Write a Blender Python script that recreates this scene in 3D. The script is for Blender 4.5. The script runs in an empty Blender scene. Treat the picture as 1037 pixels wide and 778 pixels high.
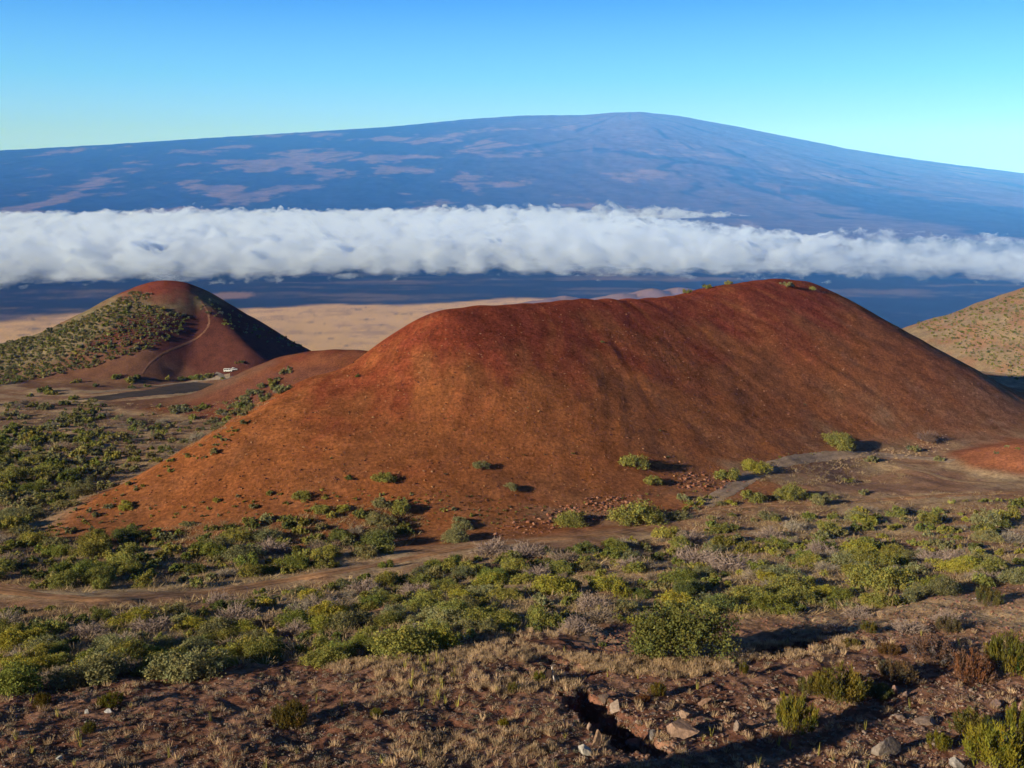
import bpy, math, random, os
import numpy as np
from mathutils import Vector, Matrix

rng = np.random.default_rng(7)
random.seed(7)
sc = bpy.context.scene
COL = sc.collection

# ------------------------------------------------------------------ camera maths
W0, H0, FPX = 1037.0, 778.0, 1040.0
PITCH = math.radians(11.57)
CP, SP = math.cos(PITCH), math.sin(PITCH)

def ray(px, py):
    """direction of a picture point with unit forward (Y) length"""
    a = (np.asarray(px, float) - W0 / 2) / FPX
    b = (H0 / 2 - np.asarray(py, float)) / FPX
    y = CP + b * SP
    z = -SP + b * CP
    return a / y, z / y

def P(px, py, Y):
    a, b = ray(px, py)
    return np.array([a * Y, Y, b * Y], float)

# ------------------------------------------------------------------ numpy noise
def _hash(ix, iy, seed):
    ix = ix.astype(np.int64); iy = iy.astype(np.int64)
    h = (ix * 374761393 + iy * 668265263 + seed * 1442695041) & 0xFFFFFFFF
    h = ((h ^ (h >> 13)) * 1274126177) & 0xFFFFFFFF
    h = (h ^ (h >> 16)) & 0xFFFFFFFF
    return h

def perlin(x, y, seed=0):
    x = np.asarray(x, float); y = np.asarray(y, float)
    xi = np.floor(x); yi = np.floor(y)
    xf = x - xi; yf = y - yi
    u = xf * xf * xf * (xf * (xf * 6 - 15) + 10)
    v = yf * yf * yf * (yf * (yf * 6 - 15) + 10)
    def g(dx, dy):
        a = _hash(xi + dx, yi + dy, seed) * (2 * math.pi / 4294967296.0)
        return np.cos(a) * (xf - dx) + np.sin(a) * (yf - dy)
    n00, n10, n01, n11 = g(0, 0), g(1, 0), g(0, 1), g(1, 1)
    return ((n00 * (1 - u) + n10 * u) * (1 - v) + (n01 * (1 - u) + n11 * u) * v) * 1.5

def fbm(x, y, octaves=4, seed=0, gain=0.5, lac=2.03):
    s = 0; a = 1; t = 0
    for i in range(octaves):
        s = s + a * perlin(x, y, seed + i * 17); t += a
        a *= gain; x = x * lac + 3.7; y = y * lac - 1.9
    return s / t

def sst(a, b, x):
    t = np.clip((x - a) / (b - a), 0, 1)
    return t * t * (3 - 2 * t)

def smax(a, b, k):
    h = np.clip(0.5 + 0.5 * (a - b) / k, 0, 1)
    return b * (1 - h) + a * h + k * h * (1 - h)

def mixc(c, d, t):
    t = np.asarray(t)[..., None]
    return c * (1 - t) + np.asarray(d) * t

# ------------------------------------------------------------------ terrain shape
CTRL = []
def cp(px, py, Y): CTRL.append(P(px, py, Y))
for a in [(0,778,50),(250,778,51),(520,778,52),(780,778,53),(1037,778,54),
          (0,700,66),(250,690,68),(480,665,73),(650,675,72),(850,670,74),(1037,650,78),
          (0,650,85),(300,650,84),(520,630,90),(700,625,92),(850,618,94),(1037,598,99),
          (0,608,108),(300,600,112),(520,580,122),(700,570,128),(1037,560,136),
          (0,560,140),(300,550,150),(520,540,158),(700,520,172),(1037,512,182),
          (0,500,190),(100,500,195),(650,490,200),(850,478,214),(1037,478,218),
          (0,450,275),(100,450,280),(850,447,248),(1037,445,262),
          (0,400,420),(150,400,430),(0,385,480),(200,385,500),(240,376,530),(-200,500,190),(-200,600,112),(1237,600,98),(1237,500,190),(-200,770,51),(1237,770,54)]:
    cp(*a)
for a in [(0,350,-88),(110,360,-82),(250,350,-78),(-400,450,-95),(450,450,-95),(0,600,-118),(400,620,-115),(-400,640,-118),
          (0,0,-1.75),(5,11,-12.5),(-8,11,-13.5),(0,28,-24.5),(22,30,-25),(-25,30,-26),(-30,4,-17),(-60,10,-25),(60,10,-18),(-60,-30,-22),(50,-30,-12),(0,-25,-8),(0,-60,-14)]:
    CTRL.append(np.array(a, float))
CTRL = np.array(CTRL)
def _tps_fit(C, lam=0.4):
    xy = C[:, :2] / 100.0; n = len(xy)
    d = np.linalg.norm(xy[:, None] - xy[None], axis=2)
    K = np.where(d > 0, d * d * np.log(np.maximum(d, 1e-9)), 0) + np.eye(n) * lam * 0.01
    A = np.zeros((n + 3, n + 3)); A[:n, :n] = K
    A[:n, n] = 1; A[:n, n + 1:] = xy; A[n, :n] = 1; A[n + 1:, :n] = xy.T
    b = np.zeros(n + 3); b[:n] = C[:, 2]
    return xy, np.linalg.solve(A, b)
TXY, TW = _tps_fit(CTRL)
def tps(X, Y):
    x = X / 100.0; y = Y / 100.0
    n = len(TXY)
    out = TW[n] + TW[n + 1] * x + TW[n + 2] * y
    for i in range(n):
        d2 = (x - TXY[i, 0]) ** 2 + (y - TXY[i, 1]) ** 2
        out = out + TW[i] * 0.5 * d2 * np.log(np.maximum(d2, 1e-12))
    return out

def polydist(X, Y, pts):
    """distance to a polyline, height of the nearest point, position along it"""
    pts = np.array(pts, float)
    best = np.full(X.shape, 1e18); hz = np.zeros(X.shape); al = np.zeros(X.shape)
    L = 0
    for i in range(len(pts) - 1):
        a, b = pts[i], pts[i + 1]
        d = b[:2] - a[:2]; l2 = d @ d
        t = np.clip(((X - a[0]) * d[0] + (Y - a[1]) * d[1]) / l2, 0, 1)
        q = (X - a[0] - t * d[0]) ** 2 + (Y - a[1] - t * d[1]) ** 2
        m = q < best
        best = np.where(m, q, best); hz = np.where(m, a[2] + t * (b[2] - a[2]), hz)
        al = np.where(m, L + t * math.sqrt(l2), al)
        L += math.sqrt(l2)
    return np.sqrt(best), hz, al

def flank(d, s, H, r):
    """drop at distance d from the rim: rounded top, straight flank, flaring foot"""
    x = np.sqrt(d * d + r * r) - r
    y = s * x
    k = H * 0.75
    f = np.where(y < k, y, k + (H * 1.25 - k) * (1 - np.exp(-(y - k) / (H * 1.25 - k))))
    return f + 0.5 * np.maximum(d - 2.2 * H / s, 0)

RIM = [P(451,311,226), P(520,306,241), P(600,299,261), P(690,296,287), P(740,286,303), P(788,281,320), P(822,287,330)]
LRIM = [P(-120,372,520), P(-40,352,525), P(40,340,530), P(100,320,545), P(140,295,555), P(165,285,560), P(186,289,565)]
LHOLLOW = [P(245,352,520), P(300,362,500)]
MOUND = [P(293,359,400), P(322,355,397), P(350,353,393), P(400,356,388)]
RHILL = [P(1118,270,600), P(1250,232,640)]
RMOUND = [P(1045,452,222), P(1120,440,232)]
FARHILLS = [(573,299,5300,150,.30), (556,303,5200,90,.2), (660,292,5400,160,.3), (630,297,5300,90,.25), (690,291,5500,120,.25), (225,299,6000,110,.3)]

def spline(pts, n):
    """n samples along a Catmull-Rom curve through the points"""
    p = np.array(pts, float); p = np.vstack([2 * p[0] - p[1], p, 2 * p[-1] - p[-2]])
    m = len(p) - 3; t = np.linspace(0, m - 1e-9, n); i = t.astype(int); u = (t - i)[:, None]
    a, b, c, d = p[i], p[i + 1], p[i + 2], p[i + 3]
    return .5 * (2 * b + (c - a) * u + (2 * a - 5 * b + 4 * c - d) * u ** 2 + (3 * b - a - 3 * c + d) * u ** 3)

def ridge_height(X, Y, pts, s, H, r, k, noise=0):
    """highest of many cones standing along a ridge line, softly blended"""
    acc = np.zeros(X.shape); mx = np.full(X.shape, -1e9); hs = []
    for q in pts:
        d = np.hypot(X - q[0], Y - q[1])
        h = q[2] - flank(np.maximum(d + noise, 0), s, H, r)
        hs.append(h); mx = np.maximum(mx, h)
    for h in hs: acc += np.exp((h - mx) / k)
    return mx + k * np.log(acc) - k * 1.0

FOOT_S = spline([P(352,373,214), P(300,405,207), P(250,434,200), P(190,468,190), P(100,513,178), P(25,552,164)], 24)
SPUR_S = spline([P(176,289,562), P(203,305,550), P(226,328,534), P(250,352,514)], 14)
RIM_S = spline(RIM, 26); LRIM_S = spline(LRIM, 26); MOUND_S = spline(MOUND, 8)
FAN = np.array([-6.0, 335.0])

def within(X, Y, m, fn, fill=-2000.0, n=1):
    outs = [np.full(X.shape, fill) for _ in range(n)]
    if m.any():
        r = fn(X[m], Y[m])
        r = r if isinstance(r, tuple) else (r,)
        for o, v in zip(outs, r): o[m] = v
    return outs if n > 1 else outs[0]

def feature_heights(X, Y, detail=True):
    R = np.hypot(X, Y)
    far = -125 - 0.19 * (R - 640)
    far = smax(far, np.full_like(far, -700.0), 60.0)
    far = far + np.where(R > 1500, fbm(X / 900, Y / 900, 4, 5) * 14 * sst(1500, 3500, R), 0)
    tp = within(X, Y, R < 760, tps, 0.0)
    t = sst(545, 640, R)
    base = np.where(R < 760, tp * (1 - t) + far * t, far)
    def fh(x, y):
        b = np.full(x.shape, -2000.0)
        for (px, py, D, rad, s) in FARHILLS:
            p = P(px, py, D)
            d = np.hypot(x - p[0], y - p[1])
            b = np.maximum(b, p[2] - s * (np.sqrt(d * d + 20 ** 2) - 20) + fbm(x / 90, y / 90, 3, 8) * 6)
        return b
    base = np.maximum(base, within(X, Y, (R > 1900) & (R < 7000) & (Y > 0), fh))
    amp = sst(60, 130, R) * (1 - sst(300, 700, R))
    base = base + np.where(R < 760, fbm(X / 26, Y / 26, 4, 11) * 1.5 * amp, 0)
    def cone(x, y):
        ang = np.arctan2(x - FAN[0], -(y - FAN[1])); rad = np.hypot(x - FAN[0], y - FAN[1])
        w = fbm(x / 45, y / 45, 3, 21) * 2.2
        fa, fb_ = FOOT_S[-1], FOOT_S[0]; fd = (fb_ - fa)[:2]; fd = fd / np.hypot(*fd)
        sd_ = -(x - fa[0]) * fd[1] + (y - fa[1]) * fd[0]
        wl = sst(-4, 14, sd_) * sst(5, -25, x)
        wr = sst(60, 110, x)
        s = 0.575 + .13 * wl - .025 * wr
        h = ridge_height(x, y, RIM_S, s, 34.0 + 26 * wl + 8 * wr, 4.5, 1.2, w * .6)
        fan_ = ridge_height(x, y, FOOT_S, .30 + .40 * wl, 30.0 + 30 * wl, 8.0, 1.0, w * .5)
        h = smax(h, fan_, 3.0)
        drop = np.maximum(-29.5 - h, 0) / s
        wb = perlin(x / 30, y / 30, 23) * .05
        rill = perlin((ang + wb) * 17, drop / 50, 31) * .5 + perlin((ang + wb) * 44, drop / 26, 32) * .25
        h = h + rill * .32 * sst(5, 20, drop) * (1 - sst(48, 75, drop)) + perlin(x / 7, y / 7, 35) * .22
        return h, drop, ang + wb
    rc, dr, ar = within(X, Y, (R < 470) & (Y > 60), cone, -2000.0, 3)
    def left(x, y):
        a_ = ridge_height(x, y, LRIM_S, .55 + .14 * sst(-2, 25, x - LRIM[-1][0]), 46.0 + 55 * np.maximum(sst(545, 600, y), sst(5, 60, x - LRIM[-1][0])), 10.0, 1.5, fbm(x / 30, y / 30, 3, 41) * 2.5)
        b_ = ridge_height(x, y, SPUR_S, .62, 40.0 + 70 * np.maximum(sst(545, 600, y), sst(5, 60, x - LRIM[-1][0])), 3.0, .6, fbm(x / 20, y / 20, 3, 43) * 1.2)
        return smax(a_, b_ + .3, 1.5)
    lc = within(X, Y, (R > 330) & (R < 900) & (X < 60) & (Y > 0), left)
    def right_(x, y):
        rh, zh, _ = polydist(x, y, RHILL)
        return zh - 0.46 * (np.sqrt(rh * rh + 100) - 10) + fbm(x / 30, y / 30, 3, 51) * 2.0
    hc = within(X, Y, (R > 330) & (R < 1100) & (X > 60) & (Y > 0), right_)
    mc = within(X, Y, (R > 250) & (R < 560) & (Y > 0) & (X < 40), lambda x, y: ridge_height(x, y, MOUND_S, .46, 18.0 + 60 * sst(398, 430, y), 6.0, 1.0) + perlin(x / 9, y / 9, 55) * .3)
    def rm(x, y):
        dq, zq, _ = polydist(x, y, RMOUND)
        return zq - flank(dq, 0.38, 9.0, 4.0) + perlin(x / 6, y / 6, 57) * 0.3
    qc = within(X, Y, (R > 170) & (R < 300) & (X > 60), rm)
    return base, rc, lc, hc, mc, qc, dr, ar, None

GULLIES = [([P(590,708,63.5), P(612,726,60), P(648,748,56.5)], 1.9, 1.9),
           ([P(780,655,77), P(826,636,80.5)], 1.5, 1.7),
           ([P(556,666,73.5), P(592,676,71)], .6, .5)]
SHADOW_KNOLL = (-31.0, 25.0, 4.6, 11.5)  # unseen knoll left of the view, added to throw the long shadow

def terrain(X, Y, parts=False):
    base, rc, lc, hc, mc, qc, dr, ar, dl = feature_heights(X, Y)
    z = smax(base, rc, 4.0)
    z = smax(z, mc, 2.5)
    z = smax(z, lc, 5.0)
    z = smax(z, hc, 5.0)
    z = smax(z, qc, 1.5)
    R = np.hypot(X, Y)
    # foreground features --------------------------------------------------
    fg = 1 - sst(95, 125, R)
    z = z + fg * fbm(X / 6, Y / 6, 4, 61) * 0.55 * sst(30, 50, R)
    rough = fg * sst(28, 45, R)
    z = z + rough * (fbm(X / 1.6, Y / 1.6, 3, 63) * 0.22)
    # gullies with steep banks, and an added out-of-view knoll casting the foreground shadow
    for pts, wd, dp in GULLIES:
        d, _, _ = polydist(X, Y, pts)
        z = z - dp * (1 - sst(wd * .5, wd, d + perlin(X / 1.3, Y / 1.3, 67) * .9))
    z = z + SHADOW_KNOLL[3] * np.exp(-(((X - SHADOW_KNOLL[0]) / SHADOW_KNOLL[2]) ** 2 + ((Y - SHADOW_KNOLL[1]) / 3.4) ** 2))
    # shallow hollow on the loop road
    h0 = P(868, 484, 214)
    z = z - 1.6 * np.exp(-(((X - h0[0]) / 7) ** 2 + ((Y - h0[1]) / 9) ** 2))
    if parts:
        return z, (base, rc, lc, hc, mc, qc, dr, ar, dl)
    return z

# ------------------------------------------------------------------ polar terrain grid
az_f = np.radians(np.arange(-31, 31.0001, 0.05))
az = np.concatenate([np.radians(np.array([-180, -165, -150, -135, -120, -105, -92, -80, -70, -60, -52, -45, -40, -37, -34, -32])), az_f,
                     np.radians(np.array([32, 34, 37, 40, 45, 52, 60, 70, 80, 92, 105, 120, 135, 150, 165, 180]))])
rr = [1.0]
while rr[-1] < 50000:
    r = rr[-1]
    q = 1.06 if r < 40 else (1.0032 if r < 720 else (1.012 if r < 9000 else 1.06))
    rr.append(r * q)
rr = np.array(rr)
AZ, RR = np.meshgrid(az, rr)
GX = np.sin(AZ) * RR; GY = np.cos(AZ) * RR
GZ, (b0, rc, lc, hc, mc, qc, DR, AR, DL) = terrain(GX, GY, True)
NR, NC = GX.shape
print("grid", NR, NC)

SLOPE = GZ / RR
RUNMAX = np.maximum.accumulate(SLOPE, axis=0)
def hit(px, py):
    """first ground point seen at a picture position"""
    a, b = ray(px, py)
    t = math.atan2(a, 1.0)
    s = b / math.hypot(1, a)
    j = int(np.clip(np.searchsorted(az, t), 0, NC - 1))
    i = int(np.searchsorted(RUNMAX[:, j][10:], s)) + 10
    if i >= NR: return None
    r = rr[i]
    return np.array([math.sin(t) * r, math.cos(t) * r, GZ[i, j]])
def ground_z(x, y):
    return float(terrain(np.array([[x]]), np.array([[y]]))[0, 0])
def gz_arr(x, y):
    x = np.asarray(x, float); y = np.asarray(y, float)
    t = np.arctan2(x, y); r = np.hypot(x, y)
    j = np.clip(np.searchsorted(az, t), 1, NC - 1); i = np.clip(np.searchsorted(rr, r), 1, NR - 1)
    u = (t - az[j - 1]) / (az[j] - az[j - 1]); v = (r - rr[i - 1]) / (rr[i] - rr[i - 1])
    return (GZ[i-1, j-1] * (1-u) * (1-v) + GZ[i-1, j] * u * (1-v) + GZ[i, j-1] * (1-u) * v + GZ[i, j] * u * v)
def project(X, Y, Z):
    d = Y * CP - Z * SP
    return W0 / 2 + FPX * X / d, H0 / 2 - FPX * (Y * SP + Z * CP) / d

# ------------------------------------------------------------------ ground colours (albedo only)
def C(*v): return np.array(v, float)
n1 = fbm(GX / 14, GY / 14, 5, 71); n2 = fbm(GX / 3.1, GY / 3.1, 4, 73); n3 = fbm(GX / 60, GY / 60, 4, 75)
n4 = fbm(GX / 0.7, GY / 0.7, 3, 77)
soil = mixc(np.broadcast_to(C(.30, .165, .10), GX.shape + (3,)), C(.43, .30, .185), sst(-.3, .35, n1))
soil = mixc(soil, C(.15, .075, .048), sst(.1, .5, n2) * .6)
# foreground: dark reddish brown cinders
fgm = 1 - sst(78, 98, RR + n1 * 18)
fgc = mixc(np.broadcast_to(C(.195, .088, .060), GX.shape + (3,)), C(.30, .165, .115), sst(-.2, .4, n2))
fgc = mixc(fgc, C(.085, .042, .032), sst(.05, .45, n4) * .6)
alb = mixc(soil, fgc, fgm)
# red cone
hor = np.maximum(DR, 0); AN = AR * 1.0
top = C(.20, .046, .023); mid = C(.26, .09, .033); low = C(.235, .105, .052)
streak = perlin(AN * 15, hor / 60, 81) * .7 + perlin(AN * 48, hor / 30, 82) * .45 + n1 * .55 + perlin(AN * 110, hor / 20, 83) * .25
rcol = mixc(np.broadcast_to(top, GX.shape + (3,)), mid, sst(6, 34, hor + n1 * 22 + streak * 12))
rcol = mixc(rcol, low, sst(34, 72, hor + n1 * 25))
midx = np.exp(-((hor - 30) / 16) ** 2) * sst(0, 40, GX)
dark = sst(.15, .8, streak * .8 + .5 * n3 + .5 * midx - .28)
rcol = mixc(rcol, C(.11, .052, .032), dark * .5)
rcol = mixc(rcol, C(.29, .10, .032), sst(.25, .8, -streak) * .45)
rcol = rcol * (1 + n2[..., None] * .35) * (1 + n4[..., None] * .55)
# left cone: red cap and lower hollow, scrubby tan-green flanks
PXG, PYG = project(GX, np.maximum(GY, 1.0), GZ)
apex = P(165, 285, 560)
dap = np.hypot(GX - apex[0], GY - apex[1])
scrub = C(.15, .115, .062)
lcol = np.broadcast_to(C(.16, .125, .075), GX.shape + (3,))
lcol = mixc(lcol, C(.19, .085, .055), sst(.0, .35, n3 * .7 + n1 * .5))
lcol = lcol * (1 + n2[..., None] * .4) * (1 + .35 * fbm(GX / 6, GY / 6, 4, 88)[..., None])
lcol = mixc(lcol, C(.17, .045, .028), sst(28, 12, dap + n1 * 14))
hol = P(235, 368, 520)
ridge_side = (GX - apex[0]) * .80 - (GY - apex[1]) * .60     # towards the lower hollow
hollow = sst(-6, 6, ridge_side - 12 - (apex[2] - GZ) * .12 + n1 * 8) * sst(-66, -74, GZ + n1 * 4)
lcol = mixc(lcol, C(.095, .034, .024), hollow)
hcol = mixc(np.broadcast_to(C(.24, .17, .105), GX.shape + (3,)), C(.25, .14, .085), sst(-.2, .3, n1))
mcol = mixc(np.broadcast_to(C(.15, .042, .024), GX.shape + (3,)), C(.18, .065, .032), sst(-.3, .3, n1))
def dom(c, others, k): return sst(-k, k, c - others)
m_rc = sst(-2.6, 2.2, rc - b0 + n1 * 4 + n2 * 1.5) * (RR < 420)
m_rc = np.maximum(m_rc, sst(-9, -3, rc - b0 + n1 * 2.5) * (RR < 300) * .9 * sst(75, 40, GX))
FL = np.array([hit(*p_) for p_ in ((5,556),(60,525),(110,495),(150,474),(195,449),(262,408))])
FL = FL[np.argsort(FL[:, 1])]
xl = np.interp(GY, FL[:, 1], FL[:, 0])
field = sst(2.5, -2.5, GX - xl + n1 * 4) * (GY > FL[0, 1] - 5) * (GY < 330) * (GX < 0)
m_rc = m_rc * (1 - field)
m_rc = m_rc * (1 - .55 * sst(50, 80, np.maximum(DR, 0) + n1 * 22) * sst(-.2, .35, n2 + n3))
alb = mixc(alb, rcol, m_rc)
alb = mixc(alb, soil, field * (RR < 400) * .9)
m_mc = dom(mc, np.maximum(b0, rc), 1.2) * (RR < 480)
alb = mixc(alb, mcol, m_mc)
m_lc = dom(lc, np.maximum(b0, rc), 3.0) * (RR < 900)
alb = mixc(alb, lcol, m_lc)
m_hc = dom(hc, np.maximum(b0, rc), 3.0) * (RR < 1300) * (GX > 100)
alb = mixc(alb, hcol, m_hc)
m_qc = dom(qc, b0, .8) * (RR < 300)
alb = mixc(alb, C(.27, .10, .05), m_qc)
# brown bare ground round the far lot, grey gravel by the loop road
def px_patch(cx, cy, rx, ry, col, t=1.0, lo=0, hi=1e9):
    """a patch of other soil centred on the ground point seen at cx, cy; radii in metres"""
    global alb
    q = hit(cx, cy)
    if q is None: return
    d = np.hypot((GX - q[0]) / rx, (GY - q[1]) / ry) + n1 * .5
    alb = mixc(alb, col, sst(1.1, .7, d) * t)
px_patch(868, 482, 8, 9, C(.12, .095, .08), .7)
px_patch(830, 486, 20, 7, C(.27, .19, .13), .7)
px_patch(900, 492, 26, 14, C(.24, .13, .085), .8)
px_patch(700, 525, 30, 6, C(.26, .16, .10), .7)
px_patch(100, 385, 60, 30, C(.16, .08, .05), .8)
px_patch(170, 405, 45, 14, C(.14, .075, .05), .9)
px_patch(250, 397, 40, 12, C(.14, .055, .035), .9)
px_patch(60, 425, 60, 26, C(.22, .13, .085), .7)
# far plain: tan grass, dark lava beyond it
fp = sst(660, 900, RR)
tan = mixc(np.broadcast_to(C(.60, .37, .15), GX.shape + (3,)), C(.40, .25, .12), sst(-.05, .4, fbm(GX / 260, GY / 180, 6, 91, .62)))
tan = mixc(tan, C(.12, .10, .07), sst(.2, .42, fbm(GX / 150, GY / 150, 6, 93, .65)) * .7)
edge = 5650 + fbm(GX / 700, GY / 700, 4, 95) * 300 - sst(-1500, -2600, GX) * 150 + sst(-600, 100, GX) * 350 - sst(250, 700, GX) * 1200 - sst(900, 1700, GX) * 600
lava = sst(-60, 60, RR - edge)
lavac = mixc(np.broadcast_to(C(.022, .022, .026), GX.shape + (3,)), C(.12, .085, .06), sst(.0, .4, fbm(GX / 1500, GY / 420, 6, 97, .62)))
tan = mixc(tan, lavac, lava)
for (px, py, D, rad, s_) in FARHILLS:
    p_ = P(px, py, D)
    tan = mixc(tan, C(.22, .135, .10), sst(1.25, .8, np.hypot(GX - p_[0], GY - p_[1]) / (rad * 1.6) + n3 * .3))
alb = mixc(alb, tan, fp)
alb = np.clip(alb, .01, .9)

def grid_mesh(name, face_mask, mat, kind='structure', label=None):
    """the faces of the terrain grid where face_mask holds, as one mesh"""
    fi, fj = np.nonzero(face_mask)
    idx = np.stack([fi * NC + fj, fi * NC + fj + 1, (fi + 1) * NC + fj + 1, (fi + 1) * NC + fj], 1)
    used = np.unique(idx)
    remap = np.full(NR * NC, -1, np.int64); remap[used] = np.arange(len(used))
    f = remap[idx]
    co = np.stack([GX.ravel()[used], GY.ravel()[used], GZ.ravel()[used]], 1)
    me = np_mesh(name, co, f)
    ca = me.color_attributes.new('albedo', 'FLOAT_COLOR', 'POINT')
    c4 = np.ones((len(used), 4), np.float32); c4[:, :3] = alb.reshape(-1, 3)[used]
    ca.data.foreach_set('color', c4.ravel())
    me.normals_split_custom_set_from_vertices(GN.reshape(-1, 3)[used].astype(np.float32))
    o = bpy.data.objects.new(name, me); COL.objects.link(o)
    me.materials.append(mat); o['kind'] = kind
    if label: o['label'] = label
    return o

def np_mesh(name, co, faces, smooth=True, uv=None):
    me = bpy.data.meshes.new(name)
    faces = np.asarray(faces); n, k = faces.shape
    me.vertices.add(len(co)); me.vertices.foreach_set('co', np.asarray(co, np.float32).ravel())
    me.loops.add(n * k); me.loops.foreach_set('vertex_index', faces.astype(np.int32).ravel())
    me.polygons.add(n)
    me.polygons.foreach_set('loop_start', np.arange(0, n * k, k, dtype=np.int32))
    me.polygons.foreach_set('loop_total', np.full(n, k, np.int32))
    me.polygons.foreach_set('use_smooth', np.full(n, smooth, bool))
    me.update(calc_edges=True)
    return me

# grid normals
def grid_normals():
    def d(A, ax): return np.gradient(A, axis=ax)
    ax_, ay_, az_ = d(GX, 1), d(GY, 1), d(GZ, 1)
    bx, by, bz = d(GX, 0), d(GY, 0), d(GZ, 0)
    n = np.stack([ay_ * bz - az_ * by, az_ * bx - ax_ * bz, ax_ * by - ay_ * bx], -1)
    n /= np.maximum(np.linalg.norm(n, axis=-1, keepdims=True), 1e-12)
    n[n[..., 2] < 0] *= -1
    return n
GN = grid_normals()

# ------------------------------------------------------------------ node helpers
class N:
    def __init__(s, tree): s.t = tree
    def new(s, typ, **kw):
        n = s.t.nodes.new(typ)
        for k, v in kw.items():
            if k.startswith('i_'):
                key = k[2:]
                n.inputs[int(key) if key.isdigit() else key.replace('_', ' ')].default_value = v
            else: setattr(n, k, v)
        return n
    def link(s, a, b): s.t.links.new(a, b)
def material(name):
    m = bpy.data.materials.new(name); m.use_nodes = True
    t = m.node_tree; t.nodes.clear()
    n = N(t); out = n.new('ShaderNodeOutputMaterial')
    return m, n, out

def ground_material():
    m, n, out = material('cinder_ground')
    b = n.new('ShaderNodeBsdfDiffuse')
    at = n.new('ShaderNodeAttribute', attribute_name='albedo')
    geo = n.new('ShaderNodeNewGeometry')
    def noise(scale, detail=6, rough=.6):
        x = n.new('ShaderNodeTexNoise'); x.inputs['Scale'].default_value = scale
        x.inputs['Detail'].default_value = detail; x.inputs['Roughness'].default_value = rough
        n.link(geo.outputs['Position'], x.inputs['Vector']); return x
    a = noise(1.6, 8, .8); c = noise(.22, 6, .65)
    mr = n.new('ShaderNodeMapRange'); mr.inputs['From Min'].default_value = .3; mr.inputs['From Max'].default_value = .7
    mr.inputs['To Min'].default_value = .4; mr.inputs['To Max'].default_value = 1.65
    n.link(a.outputs['Fac'], mr.inputs['Value'])
    mr2 = n.new('ShaderNodeMapRange'); mr2.inputs['From Min'].default_value = .35; mr2.inputs['From Max'].default_value = .65
    mr2.inputs['To Min'].default_value = .8; mr2.inputs['To Max'].default_value = 1.2
    n.link(c.outputs['Fac'], mr2.inputs['Value'])
    mu = n.new('ShaderNodeMath', operation='MULTIPLY'); n.link(mr.outputs[0], mu.inputs[0]); n.link(mr2.outputs[0], mu.inputs[1])
    vm = n.new('ShaderNodeVectorMath', operation='SCALE'); n.link(at.outputs['Color'], vm.inputs[0]); n.link(mu.outputs[0], vm.inputs['Scale'])
    n.link(vm.outputs[0], b.inputs['Color'])
    bp = n.new('ShaderNodeBump'); bp.inputs['Strength'].default_value = .7; bp.inputs['Distance'].default_value = .45
    n.link(a.outputs['Fac'], bp.inputs['Height']); n.link(bp.outputs[0], b.inputs['Normal'])
    n.link(b.outputs[0], out.inputs['Surface'])
    return m
M_ground = ground_material()

# face masks by the feature that stands highest
cz = lambda A: (A[:-1, :-1] + A[1:, :-1] + A[:-1, 1:] + A[1:, 1:]) / 4
fb, frc, flc, fhc, fmc, fqc, fR, fX = map(cz, (b0, rc, lc, hc, mc, qc, RR, GX))
stack = np.stack([fb, frc - .5, flc - .5, fhc - .5, fmc - .3, fqc - .2])
stack[1][fR > 430] = -1e9; stack[2][fR > 900] = -1e9; stack[5][fR > 300] = -1e9
owner = stack.argmax(0)

grid_mesh('ground', owner == 0, M_ground)
grid_mesh('cinder_cone', owner == 1, M_ground)
grid_mesh('hill_left', owner == 2, M_ground)
grid_mesh('hill_right', owner == 3, M_ground)
grid_mesh('cinder_mound', owner == 4, M_ground)
grid_mesh('earth_mound', owner == 5, M_ground)

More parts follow.
